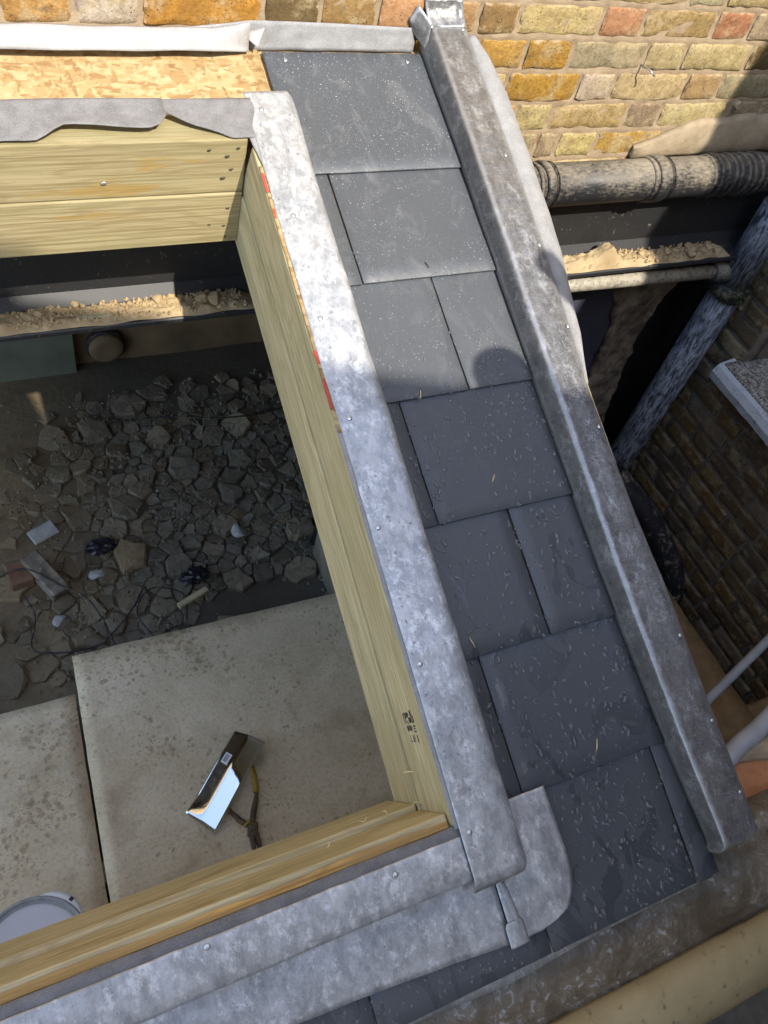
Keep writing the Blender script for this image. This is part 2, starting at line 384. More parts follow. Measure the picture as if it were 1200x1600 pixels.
def m_earth():
    k = Mt('mud', .8, 0, .3); p = k.pos()
    a = k.noise(p, 4, 5, .6, .5); b = k.noise(p, 34, 6, .65)
    col = k.mix(k.ramp(a, [(.35, 0.), (.65, 1.)]), (.13, .097, .057), (.22, .165, .097))
    col = k.mix(k.mth('MULTIPLY', k.ramp(b, [(.5, 0.), (.7, 1.)]), .4), col, (.06, .048, .032))
    gx = k.n('ShaderNodeMapRange', {0: k.mth('ADD', k.xyz(p)[0], k.mth('MULTIPLY', a, .5)), 1: .15, 2: .55, 3: 0., 4: .75})
    col = k.mix(gx, col, (.075, .067, .054))
    return k.done(col, None, k.bump(b, .6, .008))
MAT['earth'] = m_earth()
def m_rubble():
    k = Mt('broken_concrete', .9, 0, .2); p = k.pos()
    a = k.noise(p, 16, 6, .65); b = k.noise(p, 70, 8, .75)
    col = k.mix(k.ramp(a, [(.3, 0.), (.7, 1.)]), k.mix(k.rand(), (.145, .125, .094), (.195, .17, .128)), (.245, .212, .158))
    col = k.mix(k.mth('MULTIPLY', k.ramp(b, [(.5, 0.), (.66, 1.)]), .5), col, (.08, .068, .05))
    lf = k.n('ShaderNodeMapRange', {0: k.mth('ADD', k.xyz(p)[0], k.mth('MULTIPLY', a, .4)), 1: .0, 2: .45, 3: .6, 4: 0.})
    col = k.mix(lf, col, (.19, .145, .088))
    col = k.mix(1.0, col, k.ocol(), 'MULTIPLY')
    return k.done(col, None, k.bump(k.mth('ADD', a, b), .6, .008))
MAT['rubble'] = m_rubble()
def m_lump():
    k = Mt('mortar_lump', .9, 0, .2); p = k.pos(); b = k.noise(p, 60, 5, .65)
    return k.done(k.mix(b, (.34, .24, .12), (.48, .365, .21)), None, k.bump(b, .5, .004))
MAT['lump'] = m_lump()
MAT['green'] = plain('grey_green_paint', (.135, .145, .105), .5, 0, .2, 8, .1)
MAT['inner'] = plain('mud_stained_wall', (.17, .115, .06), .8, 0, .4, 5, .4, .006)
MAT['dark_inner'] = plain('dark_masonry', (.20, .17, .13), .9, 0, .3, 9, .4, .006)
MAT['blockwork'] = plain('pale_blockwork', (.50, .48, .44), .9, 0, .12, 12, .3, .004)
MAT['black'] = m_spatter('black_bitumen_wall', (.012, .012, .013), (.13, .11, .08), .63, .6, 40)
MAT['blue'] = plain('dark_blue_plastic', (.055, .058, .085), .45, 0, .2, 6, .15, .01)
MAT['metal'] = (lambda k: k.done((.78, .78, .77), k.ramp(k.noise(k.pos(), 60, 4), [(.3, .07), (.7, .16)]), k.bump(k.noise(k.pos(), 14, 2), .10, .004), 1.0))(Mt('polished_tin', .1, 1.0))
MAT['rust'] = m_spatter('rusty_steel', (.095, .065, .045), (.23, .15, .06), .5, .55, 120, met=.35)
MAT['yellow'] = m_spatter('worn_yellow_grip', (.36, .235, .03), (.12, .08, .04), .56, .55, 110)
MAT['white_p'] = plain('white_plastic', (.78, .79, .80), .35, 0, .06, 20, .05)
MAT['lid'] = m_spatter('splashed_grey_lid', (.60, .61, .66), (.28, .28, .30), .63, .4, 110, amt=.8)
MAT['lid_rim'] = plain('grey_lid_rim', (.30, .31, .31), .35, 0, .2, 40, .1)
MAT['ink'] = plain('black_ink', (.03, .028, .028), .7, 0, .2, 60, 0)
MAT['red'] = plain('red_marker_paint', (.50, .06, .035), .55, 0, .25, 40, .1)
MAT['sill_paint'] = m_spatter('weathered_white_paint', (.52, .55, .56), (.30, .32, .30), .52, .6, 70)
def m_gravel():
    k = Mt('gravelly_concrete', .85, 0, .3); p = k.pos()
    v = k.n('ShaderNodeTexVoronoi', {'Vector': p, 'Scale': 150.0}).node
    col = k.ramp(k.xyz(v.outputs['Color'])[0], [(0., (.10, .085, .065)), (.5, (.30, .27, .22)), (1., (.52, .48, .42))])
    return k.done(col, None, k.bump(k.mth('SUBTRACT', 1.0, v.outputs['Distance']), .8, .004))
MAT['gravel'] = m_gravel()
def m_gutter():
    k = Mt('wet_gutter', .35, 0, .5); p = k.pos()
    a = k.noise(p, 13, 5, .65, 1.4); b = k.noise(p, 60, 5, .65, 1.0)
    col = k.mix(k.ramp(a, [(.35, 0.), (.7, 1.)]), (.105, .078, .048), (.22, .18, .125))
    fl = k.mth('MULTIPLY', k.ramp(b, [(.54, 0.), (.60, 1.)]), k.ramp(a, [(.47, 0.), (.58, 1.)]))
    col = k.mix(k.mth('MULTIPLY', fl, .75), col, (.42, .41, .38))
    return k.done(col, k.ramp(b, [(.4, .24), (.62, .55)]), k.bump(k.mth('ADD', a, k.mth('MULTIPLY', b, .6)), .6, .005))
MAT['gutter'] = m_gutter()
def m_lip():
    k = Mt('khaki_coating', .55, 0, .4); p = k.pos()
    a = k.noise(k.mp(p, (.5, 1, 1)), 8, 5, .6, .7); b = k.noise(p, 55, 5, .65)
    col = k.mix(k.ramp(a, [(.3, 0.), (.7, 1.)]), (.27, .215, .105), (.42, .345, .19))
    col = k.mix(k.mth('MULTIPLY', k.ramp(b, [(.60, 0.), (.68, 1.)]), .6), col, (.09, .07, .04))
    mo = k.n('ShaderNodeMapRange', {0: k.mth('ADD', k.xyz(p)[2], k.mth('MULTIPLY', k.mth('SUBTRACT', a, .5), .06)), 1: -.80, 2: -.765, 3: 1., 4: 0.})
    col = k.mix(k.mth('MULTIPLY', mo, .8), col, (.085, .085, .02))
    return k.done(col, None, k.bump(k.mth('ADD', a, k.mth('MULTIPLY', b, .4)), .4, .004))
MAT['lip'] = m_lip()
MAT['terra'] = m_mortar('terracotta', (.40, .17, .075), (.52, .25, .12))
MAT['concrete'] = m_mortar('pale_concrete', (.30, .28, .25), (.44, .41, .36))
MAT['earth_ledge'] = m_mortar('trodden_earth', (.16, .10, .045), (.25, .165, .08))
MAT['nail'] = plain('clout_nail', (.55, .56, .56), .3, .8, .15, 100, .1)
MAT['nail_d'] = plain('dark_screw', (.10, .085, .06), .5, .5, .2, 100, .1)
MAT['moss'] = plain('moss', (.05, .075, .015), .9, 0, .5, 80, .5)
MAT['straw'] = plain('pale_shaving', (.70, .58, .34), .7, 0, .2, 60, .1)
MAT['skin'] = plain('skin', (.50, .30, .21), .55, 0, .08, 20, .05)
MAT['cloth'] = plain('navy_jacket', (.03, .035, .05), .85, 0, .2, 40, .2)
MAT['hair'] = plain('dark_hair', (.02, .015, .01), .6, 0, .2, 90, .3)
MAT['house_render'] = plain('pale_house_render', (.62, .60, .56), .9, 0, .08, 3, .1)  # pale so the unseen house bounces fill light into the shade
MAT['tarp'] = plain('scaffold_board_wood', (.33, .25, .15), .8, 0, .3, 14, .3)
def m_water():
    k = Mt('rain_water', .02, 0, .5); k.set('Transmission Weight', .90); k.set('IOR', 1.40)
    return k.done((.75, .78, .80))  # slightly white body lightens the beads in place of sky glints
MAT['water'] = m_water()
# ================================================================== SETTING
def ground():
    n = 2
    o = box('ground', -300, 300, -300, 300, -2.6, -2.40, MAT['concrete'])
    tag(o, kind='structure')
    # interior earth floor, uneven
    rows = []
    for i in range(46):
        y = -1.58 + i*(3.2/45); r = []
        for j in range(52):
            x = -1.9 + j*(3.5/51)
            r.append(Vector((x, y, -2.10 + .022*nz(x*2.2, y*2.2) + .010*nz(x*7, y*7, 3))))
        rows.append(r)
    e = sheet('earth_floor', rows, MAT['earth'], .1); tag(e, kind='structure')
    return e
EARTH = ground()
# passage at the side: trodden earth ledge
rows = []
for i in range(30):
    y = -1.62 + i*(1.45/29); r = []
    for j in range(16):
        x = .97 + j*(.89/15)
        r.append(Vector((x + (.012*nz(y*9, 4) if j == 15 else 0), y, -1.5 + .012*nz(x*8, y*8, 1))))
    rows.append(r)
tag(sheet('side_passage_ledge', rows, MAT['earth_ledge'], .9), kind='structure')
box('trench_cross_wall', 1.80, 2.24, -1.33, -1.22, -2.39, -1.66, MAT['earth_ledge'], bev=.01)
tag(bpy.data.objects['trench_cross_wall'], kind='structure')
# inside of the house beyond the steel, and the lean-to's own walls (mostly out of sight)
tag(box('inner_back_wall', -1.9, 1.6, 1.36, 1.5, -2.3, -.5, MAT['inner']), kind='structure')
tag(box('inner_side_wall', 1.5, 1.6, .14, 1.355, -2.3, -.5, MAT['dark_inner']), kind='structure')
tag(box('inner_ceiling', -1.9, 1.6, .13, 1.5, -.495, -.40, MAT['dark_inner']), kind='structure')
vv = [(x, y, z) for x in (.88, .945) for (y, z) in ((-1.60, -2.39), (.049, -2.39), (.049, -.042), (-1.60, -.69))]
tag(mesh('lean_to_side_wall', vv, [(0, 1, 2, 3), (4, 7, 6, 5), (0, 4, 5, 1), (1, 5, 6, 2), (2, 6, 7, 3), (3, 7, 4, 0)], MAT['dark_inner']), kind='structure')
tag(box('lean_to_front_wall', -2.0, .945, -1.70, -1.605, -2.39, -.80, MAT['blockwork']), kind='structure')
# ================================================================== BRICK WALLS
def brick_mesh(w, hh, dep, seed):
    gx = [-1, -.96, -.8, -.6, -.4, -.2, 0, .2, .4, .6, .8, .96, 1] if w > .16 else [-1, -.92, -.6, -.2, .2, .6, .92, 1]
    gz = [-1, -.88, -.45, 0, .45, .88, 1]; nx, nzz = len(gx), len(gz)
    v = []; f = []
    r = random.Random(seed)
    cj = [[r.uniform(-.004, .004) for _ in range(2)] for _ in range(4)]
    for j in range(nzz):
        for i in range(nx):
            a = gx[i]; b = gz[j]
            # corners eased
            corner = abs(a) == 1 and abs(b) == 1; ex = .985 if corner else 1; ez = .955 if corner else 1
            edge = (abs(a) == 1) + (abs(b) == 1)
            x = a*w/2*ex + (.005*nz(b*3+seed, a*2, 5) if abs(a) > .9 else 0)
            z = b*hh/2*ez + ((.0042*nz(a*4+seed*1.7, b, 9)+.0028*nz(a*11+seed, b, 4)) if abs(b) > .8 else 0)
            y = (.0 if edge == 0 else .0022 if edge == 1 else .004) + .0035*nz(a*2.4+seed*3.1, b*2.2, 1.5) + .002*nz(a*7+seed, b*5, 2.5)
            v.append((x, y, z))
    n0 = len(v)
    for j in range(nzz-1):
        for i in range(nx-1): f.append((j*nx+i, j*nx+i+1, (j+1)*nx+i+1, (j+1)*nx+i))
    ring = [i for i in range(nx)] + [j*nx+nx-1 for j in range(1, nzz)] + [(nzz-1)*nx+i for i in range(nx-2, -1, -1)] + [j*nx for j in range(nzz-2, 0, -1)]
    for q in ring: v.append((v[q][0], dep, v[q][2]))
    m = len(ring)
    for i in range(m): f.append((ring[i], n0+i, n0+(i+1) % m, ring[(i+1) % m]))
    me = bpy.data.meshes.new('brick'); me.from_pydata(v, [], f)
    bm = bmesh.new(); bm.from_mesh(me); bmesh.ops.recalc_face_normals(bm, faces=bm.faces); bm.to_mesh(me); bm.free()
    
    for j in range(1, nzz-2):
        for i in range(1, nx-2): me.polygons[j*(nx-1)+i].use_smooth = True
    return me
BM = {}
def get_brick(w, hh, mat, r):
    kind = 's' if w > .16 else 'h'
    key = (kind, r.randrange(6), mat)
    if key not in BM:
        BM[key] = brick_mesh(.222 if kind == 's' else .108, .063, .055, len(BM)*7.3+1)
        BM[key].materials.append(MAT[mat])
    return BM[key], w/(.222 if kind == 's' else .108), hh/.063
PAL = [(.62, .42, .13), (.58, .33, .08), (.68, .54, .25), (.66, .50, .20), (.50, .34, .13), (.60, .45, .20), (.64, .56, .36), (.52, .27, .12), (.70, .57, .30)]
def add_brick(parent, me_s, loc, rotz, col, r, tilt=.006):
    me, sx, sz = me_s
    o = bpy.data.objects.new('brick', me); COL.objects.link(o)
    o.matrix_world = Matrix.Translation(loc) @ Matrix.Rotation(rotz, 4, 'Z') @ Matrix.Rotation(r.uniform(-tilt, tilt), 4, 'Y') @ Matrix.Diagonal((sx, 1, sz, 1))
    o.parent = parent; o.matrix_parent_inverse = Matrix.Translation(parent.location).inverted()
    o.color = (*[x*.70 for x in col], 1)
    return o
def rear_wall():
    W_ = empty('brick_wall', (0, 0, -.37), 'sunlit yellow stock brick house wall along the top of the picture', 'wall')
    r = random.Random(3)
    zb, cH = .0862, .0765
    A, Wt, O, DK, TN, SA, PY, GY, RD, PU = (.66, .40, .10), (.74, .66, .50), (.64, .34, .05), (.20, .14, .055), (.44, .27, .10), (.66, .38, .19), (.74, .60, .29), (.50, .42, .27), (.62, .27, .14), (.42, .30, .22)
    rowsd = {
        0: ([-.013, .112, .232, .469, .590, .717, .84, .962, 1.066, 1.297, 1.423, 1.651, 1.776, 2.0, 2.12], [A, Wt, O, DK, TN, SA, SA, TN, PY, SA, (.58, .38, .17), RD, GY, PY]),
        1: ([.75, .98, 1.112, 1.242, 1.473, 1.597, 1.823, 2.06, 2.18], [A, A, O, GY, PY, PY, DK, GY]),  # dark bricks at the right end have shade put into their colour
        2: ([.85, 1.085, 1.298, 1.408, 1.647, 1.769, 2.0, 2.12], [PY, O, Wt, PY, (.62, .42, .20), GY, GY]),
        3: ([.90, 1.141, 1.248, 1.492, 1.605, 1.84, 1.96, 2.19], [A, PY, (.60, .42, .17), PU, PY, GY, GY]),
        4: ([1.0, 1.233, 1.301, 1.424, 1.65, 1.76, 2.0, 2.1], [GY, GY, PY, A, PY, GY, GY]),
    }
    for n in range(-3, 6):
        zt = zb - cH*n; zc = zt - cH/2
        if n in rowsd:
            js, cs = rowsd[n]
        else:
            js = [-.9 + .07*(n % 2)]; cs = []
            while js[-1] < 2.2:
                js.append(js[-1] + (.235 if len(js) % 2 else .12)); cs.append(r.choice(PAL))
        js = list(js); cs = list(cs)
        while n <= 0 and js[0] > -.9:
            js.insert(0, js[0] - (.235 if len(js) % 2 else .12)); cs.insert(0, r.choice(PAL))
        for a, b, c in zip(js, js[1:], cs):
            if n == 4 and a > 1.6: continue
            g = .0115
            w = b-a-g
            c = tuple(min(.8, x*r.uniform(.93, 1.07)) for x in c)
            add_brick(W_, get_brick(w, cH-.0125+r.uniform(-.002, .002), 'brick', r), Vector(((a+b)/2, .001+r.uniform(-.002, .002), zc+.001)), 0, c, r)
    # mortar bed behind the bricks, slightly recessed and uneven
    rows = []
    for i in range(90):
        z = -.38 + i*(.70/89); rr = []
        for j in range(220):
            x = -.95 + j*(3.2/219)
            ph = ((z-zb)/cH) % 1.0
            bed = max(0, 1 - min(ph, 1-ph)/.13)
            rr.append(Vector((x, .0045 - .003*bed + .0022*nz(x*30, z*30) + .0016*nz(x*90, z*90, 4), z)))
        rows.append(rr)
    o = sheet('mortar', rows, MAT['mortar'], .05, W_, offset=-1)
    box('upper_masonry', -6, 2.25, .003, .25, .325, 4.2, MAT['brick_upper'], W_)
    box('core', -2.2, 2.25, .065, .25, -.375, .324, MAT['mortar'], W_)
    # patch of old render beside the pipe branch
    rows = []
    for i in range(15):
        t = i/14; rr = []
        for j in range(22):
            s = j/21; x = 1.56 + .69*s; zt = -.262 + .085*math.sin(min(1, s*1.9)*math.pi*.5) + .02*nz(s*6, 2)
            z = -.30 + (zt+.30)*t
            rr.append(Vector((x, -.010 - .012*math.sin(t*math.pi)*(.5+s) - .008*nz(x*11, z*16) + (.012 if i in (0, 14) else 0), z)))
        rows.append(rr)
    sheet('render_patch', rows, MAT['render'], .02, W_)
    tube('bent_nail', [(1.472, .01, -.050), (1.475, -.03, -.046), (1.487, -.042, -.056)], .0022, MAT['nail'], W_, 8)
    tube('plug', [(1.865, .01, -.150), (1.865, -.016, -.150)], [.010, .011], MAT['render'], W_, 14)
    return W_
def m_upper():
    k = Mt('brickwork_far', .9, 0, .2); p = k.pos()
    v = k.n('ShaderNodeCombineXYZ', {0: k.xyz(p)[0], 1: k.xyz(p)[2], 2: 0.})
    nd = k.n('ShaderNodeTexBrick', {'Vector': v, 'Scale': 1.0, 'Color1': (.44, .30, .12, 1), 'Color2': (.36, .22, .08, 1), 'Mortar': (.40, .31, .20, 1), 'Mortar Size': .006, 'Brick Width': .235, 'Row Height': .0765}).node
    c = k.mix(k.mth('MULTIPLY', k.noise(p, 12, 4), .5), nd.outputs[0], (.35, .26, .13))
    return k.done(c, None, k.bump(nd.outputs[1], .5, -.006))
MAT['brick_upper'] = m_upper()
REAR = rear_wall()
def return_wall():
    W_ = empty('brick_wall', (2.25, -.7, -2.39), 'dark brick return wall down in the shaded side passage', 'wall')
    r = random.Random(11)
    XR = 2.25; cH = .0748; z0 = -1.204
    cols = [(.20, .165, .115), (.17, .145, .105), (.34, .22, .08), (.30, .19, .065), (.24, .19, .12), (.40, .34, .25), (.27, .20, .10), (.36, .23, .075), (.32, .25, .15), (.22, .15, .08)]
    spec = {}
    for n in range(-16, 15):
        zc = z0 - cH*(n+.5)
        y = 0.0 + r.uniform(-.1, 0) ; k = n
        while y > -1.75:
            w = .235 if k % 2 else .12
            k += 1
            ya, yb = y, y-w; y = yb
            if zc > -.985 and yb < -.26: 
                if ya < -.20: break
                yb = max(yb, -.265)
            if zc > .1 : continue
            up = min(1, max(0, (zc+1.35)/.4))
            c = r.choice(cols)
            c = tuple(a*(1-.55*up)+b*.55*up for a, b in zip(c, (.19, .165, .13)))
            if abs((ya+yb)/2+.714) < .07 and abs(zc+1.55) < .035: c = (.015, .015, .02)  # brick painted black to stand for a dark hole in the wall
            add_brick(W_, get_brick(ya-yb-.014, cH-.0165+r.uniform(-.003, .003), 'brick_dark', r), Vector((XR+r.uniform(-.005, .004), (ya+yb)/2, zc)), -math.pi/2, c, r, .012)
    rows = []
    for i in range(70):
        z = -2.38 + i*(1.40/69); rr = []
        for j in range(90):
            y = -1.76 + j*(1.76/89)
            rr.append(Vector((XR+.008 + .004*nz(y*25, z*25) + .003*nz(y*80, z*80, 7), y, z)))
        rows.append(rr)
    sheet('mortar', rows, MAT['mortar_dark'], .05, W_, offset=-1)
    rows = []
    for i in range(40):
        z = -.979 + i*(1.1/39)
        rows.append([Vector((XR+.008+.004*nz(y*25, z*25), y, z)) for y in [-.265+q*.265/14 for q in range(15)]])
    sheet('mortar', rows, MAT['mortar_dark'], .05, W_, offset=-1)
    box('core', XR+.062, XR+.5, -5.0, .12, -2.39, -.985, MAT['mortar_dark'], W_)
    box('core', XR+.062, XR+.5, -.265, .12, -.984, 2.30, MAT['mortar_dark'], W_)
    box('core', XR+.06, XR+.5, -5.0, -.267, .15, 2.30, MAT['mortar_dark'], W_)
    box('window_board', XR+.34, XR+.36, -5.0, -.267, -.984, .149, MAT['black'], W_)
    # sill
    s = empty('window_sill', (2.3, -.9, -1.035), 'white-edged concrete window sill on the dark return wall', 'window sill')
    v = []; f = []; N = 40
    prof = [(2.44, -1.04), (2.185, -1.045), (2.165, -1.03), (2.160, -1.0), (2.172, -.974), (2.19, -.966), (2.24, -.962), (2.44, -.950)]
    for i in range(N):
        y = -.235 - i*1.25/(N-1)
        for (x, z) in prof:
            v.append(Vector((x+.004*nz(y*20, z*30), y + (.010*nz(x*20, z*10) if i == 0 else 0), z+.003*nz(y*26, x*26, 3))))
    m = len(prof)
    for i in range(N-1):
        for j in range(m): f.append((i*m+j, i*m+(j+1) % m, (i+1)*m+(j+1) % m, (i+1)*m+j))
    f += [tuple(range(m)), tuple((N-1)*m+j for j in range(m))]
    o = mesh('edge', v, f, MAT['sill_paint'], s)
    rows = [[Vector((2.188+q*.25/12, -.250-i*1.2/40, -.9585+q*.001+.004*nz(q*2+i, i*1.7, 2)+.004*nz(q*.7, i*.6, 5))) for q in range(13)] for i in range(41)]
    sheet('gravelly_top', rows, MAT['gravel'], .012, s)
    return W_
RETW = return_wall()
# lower rear wall at the right, under the steel
def lower_rear():
    W_ = empty('rough_lower_wall', (1.6, .05, -2.39), 'black and mottled plaster wall below the steel beam behind the drainpipe', 'wall')
    box('black_wall', .90, 2.32, .05, .12, -2.39, -.60, MAT['black'], W_)
    # plaster with broken edges
    L = [(-.61, 1.76), (-.81, 1.80), (-1.0, 1.87), (-1.13, 1.885), (-1.4, 1.90), (-1.7, 1.95)]
    Rr_ = [(-.61, 2.11), (-.84, 2.065), (-1.03, 2.025), (-1.25, 2.06), (-1.455, 2.10), (-1.7, 2.14)]
    rows = []
    for i in range(60):
        z = -1.7 + i*(1.09/59)
        a = lerp([(-x, y) for x, y in L], -z) + .022*nz(z*22, 1) + .012*nz(z*60, 5)
        b = lerp([(-x, y) for x, y in Rr_], -z) + .022*nz(z*20, 8) + .014*nz(z*55, 3)
        rr = []
        for j in range(24):
            s = j/23; x = a+(b-a)*s
            rr.append(Vector((x, .022 + .010*nz(x*14, z*14) + .006*nz(x*40, z*40, 2) + (.02 if j in (0, 23) else 0), z)))
        rows.append(rr)
    sheet('plaster', rows, MAT['plaster'], .02, W_)
    rows = [[Vector((1.0+j*.9/24, .040+.010*nz(j*.4, i*.3), -1.5+i*.89/24)) for j in range(25)] for i in range(25)]
    sheet('damp_sheet', rows, MAT['blue'], .004, W_)
lower_rear()
# ================================================================== STEEL BEAM AND DEBRIS
def beam():
    B = empty('steel_beam', (0, -.04, -.60), 'black painted steel beam carrying the house wall, mortar debris on its flange', 'beam')
    x0, x1 = -1.9, 2.248
    box('web', x0, x1, -.035, .0, -.585, -.385, MAT['steel'], B, .002)
    box('flange', x0, x1, -.128, .06, -.602, -.586, MAT['steel'], B, .003)
    box('flange', x0, x1, -.075, .06, -.384, -.372, MAT['steel'], B, .003)
    v = [(x0, -.036, -.552), (x1, -.036, -.552), (x1, -.058, -.578), (x0, -.058, -.578), (x0, -.036, -.5855), (x1, -.036, -.5855), (x1, -.07, -.5855), (x0, -.07, -.5855)]
    mesh('root_fillet', v, [(0, 1, 2, 3), (3, 2, 6, 7), (0, 4, 5, 1), (4, 7, 6, 5), (0, 3, 7, 4), (1, 5, 6, 2)], MAT['steel'], B)
    # crumbled mortar lying on the flange
    def bed(xa, xb, seed, name, hi, label):
        rows = []; nx = int((xb-xa)/.006)
        for j in range(nx):
            x = xa + (xb-xa)*j/(nx-1); rr = []
            e = min(1, min(j, nx-1-j)/8)
            for i in range(22):
                t = i/21; y = -.050 - t*(.073+.008*nz(x*14, seed))
                h = e*math.sin(min(1, t*3.2)*math.pi/2)*math.sin(min(1, (1-t)*3.5)*math.pi/2)
                h *= (.005+.010*max(0, nz(x*9, y*15, seed)) + .013*abs(nz(x*32, y*32, seed+3)) + .010*abs(nz(x*85, y*85, seed)) + hi(x))
                rr.append(Vector((x, y, -.5850 + h - (0.0006 if h <= .0005 else 0))))
            rows.append(rr)
        return tag(sheet(name, rows, MAT['debris'], 0), label, 'debris', kind='stuff')
    bed(-.42, .47, 2.0, 'mortar_debris', lambda x: 0.0, 'crumbled sandy mortar lying on the beam flange inside the opening')
    bed(1.02, 2.05, 6.0, 'mortar_debris', lambda x: .045*math.exp(-((x-1.56)/.035)**2) + .01*math.exp(-((x-1.45)/.1)**2), 'crumbled sandy mortar on the beam flange below the soil pipe')
    return B
beam()
def chips(xa, xb, n, seed, name, label):
    r = random.Random(seed); V = []; F = []
    base = [(-1, -1, -.6), (1, -.8, -.5), (.8, 1, -.6), (-.9, .9, -.5), (.2, .1, 1), (-.4, -.3, .8)]
    for _ in range(n):
        x = r.uniform(xa, xb); y = r.uniform(-.120, -.055); s = r.choice((.0025, .003, .004, .005, .007)); a = r.uniform(0, 6.28); ca, sa = math.cos(a), math.sin(a); k = len(V)
        for (p, q, w) in base: V.append((x+s*(p*ca-q*sa)*r.uniform(.7, 1.1), y+s*(p*sa+q*ca)*r.uniform(.6, 1.), -.575+.004*r.random()+s*w*.8))
        F += [(k, k+1, k+4), (k+1, k+2, k+4), (k+2, k+3, k+4, k+5), (k+3, k, k+5), (k, k+4, k+5), (k, k+3, k+2, k+1)]
    tag(mesh(name, V, F, MAT['lump']), label, 'debris', kind='stuff')
chips(-.1, .44, 420, 3, 'mortar_chips', 'loose mortar chips on the beam inside the opening')
chips(1.03, 2.0, 520, 4, 'mortar_chips', 'loose mortar chips on the beam below the soil pipe')
def lump_mesh(seed, sub=2, flat=.75):
    bm = bmesh.new(); bmesh.ops.create_icosphere(bm, subdivisions=sub, radius=1)
    r = random.Random(seed)
    pl = [(Vector((r.gauss(0, 1), r.gauss(0, 1), r.gauss(0, 1))).normalized(), r.uniform(.50, .80)) for _ in range(11)]
    for v in bm.verts:
        for n, d in pl:
            e = v.co.dot(n) - d
            if e > 0: v.co -= n*e*.92
        v.co *= 1 + .12*nz(v.co.x*1.6+seed, v.co.y*1.6, v.co.z*1.6)
        v.co.z *= flat
    me = bpy.data.meshes.new('lump'); bm.to_mesh(me); bm.free()
    return me
LUMPS = [lump_mesh(i*3.7+1) for i in range(9)]
for m in LUMPS: m.materials.append(MAT['rubble'])
LUMPS_S = [lump_mesh(i*5.1+2, 2, .8) for i in range(4)]
for m in LUMPS_S: m.materials.append(MAT['lump'])
for i, (x, y, s, lit) in enumerate([(.235, -.070, .017, 1), (.268, -.066, .014, 1), (.285, -.084, .013, 1), (.25, -.098, .012, 1), (.21, -.100, .011, 1), (.335, -.082, .020, 0), (.365, -.092, .022, 0), (.395, -.075, .012, 0), (.045, -.058, .014, 1), (-.03, -.075, .016, 1), (.305, -.100, .010, 1), (.12, -.09, .010, 1)]):
    o = bpy.data.objects.new('mortar_lump', LUMPS_S[i % 4]); COL.objects.link(o)
    o.location = (x, y, -.585+s*.72); o.scale = (s*rnd.uniform(.9, 1.3), s, s*rnd.uniform(.8, 1.1)); o.rotation_euler = (0, 0, rnd.uniform(0, 6))
    tag(o, 'small lump of dry mortar on the beam flange inside the opening', 'rubble', 'mortar lumps on the beam inside the opening')
for i, (x, y, s) in enumerate([(1.70, -.085, .012), (1.80, -.09, .014), (1.93, -.10, .018), (1.97, -.085, .016), (1.88, -.115, .016), (1.90, -.07, .013), (1.99, -.11, .014)]):
    o = bpy.data.objects.new('mortar_lump', LUMPS_S[i % 4]); COL.objects.link(o)
    o.location = (x, y, -.580+s*.72); o.scale = (s*1.2, s, s); o.rotation_euler = (0, 0, i*1.3)
    tag(o, 'small lump of dry mortar on the shaded beam flange by the drainpipe', 'rubble', 'mortar lumps on the beam by the drainpipe')
o = box('timber_offcut', .055, .115, -.112, -.098, -.578, -.570, MAT['timber'], None, .001); tag(o, 'thin pale timber offcut lying on the left of the steel beam', 'offcut')
# ================================================================== SLATE ROOF
D0, G = .3167, .2437
ROOF = empty('slate_roof', RW(.65, .9, -.03), 'blue-grey slate roof slope between the lead flashing and the lead kerb', 'roof')
def slate(u0, u1, tail, length, r):
    nu, nd_ = max(2, int((u1-u0)/.03)), 9
    rows = []
    ph = r.uniform(0, 99); tw = r.uniform(-.0012, .0012)
    for i in range(nd_):
        t = i/(nd_-1); d = tail - length*(1-t); rr = []
        for j in range(nu+1):
            s = j/nu; u = u0+(u1-u0)*s
            h = -.0066*(tail-d)/G + tw*(s-.5)*t + .0005*nz(u*9+ph, d*9)
            dd = d + (.0009*nz(u*40+ph, 3) if i == nd_-1 else 0)
            uu = u + (.0007*nz(d*40+ph, 7) if j in (0, nu) else 0)
            rr.append(RW(uu, dd, h))
        rows.append(rr)
    o = sheet('slate', rows, MAT['slate'], .0048, ROOF, smooth=True)
    m = o.modifiers.new('edge', 'BEVEL'); m.width = .0008; m.segments = 1; m.limit_method = 'ANGLE'
    return o
rs = random.Random(5)
courses = [[(.464, .832)], [(.425, .5205), (.5240, .832)], [(.43, .6705), (.6735, .832)], [(.425, .5210), (.5235, .832)], [(.43, .6700), (.6740, .832)], [(.425, .5205), (.5230, .832)]]
for k, c in enumerate(courses):
    for (a, b) in c: slate(a, b, D0+G*k+rs.uniform(-.0008, .0008), .29, rs)
for (a, b) in [(-1.70, -1.373), (-1.37, -1.063), (-1.06, -.753), (-.75, -.443), (-.44, -.133), (-.13, .1755), (.1785, .4870)]:
    slate(a, b, D0+G*6, .17, rs)
slate(.4905, .7985, D0+G*6, .29, rs); slate(.8020, .850, D0+G*6, .29, rs)
def hs(d):                       # height of the slate surface at d
    k = math.ceil((d-D0)/G); tail = D0+G*max(0, k)
    return -.0066*(tail-d)/G
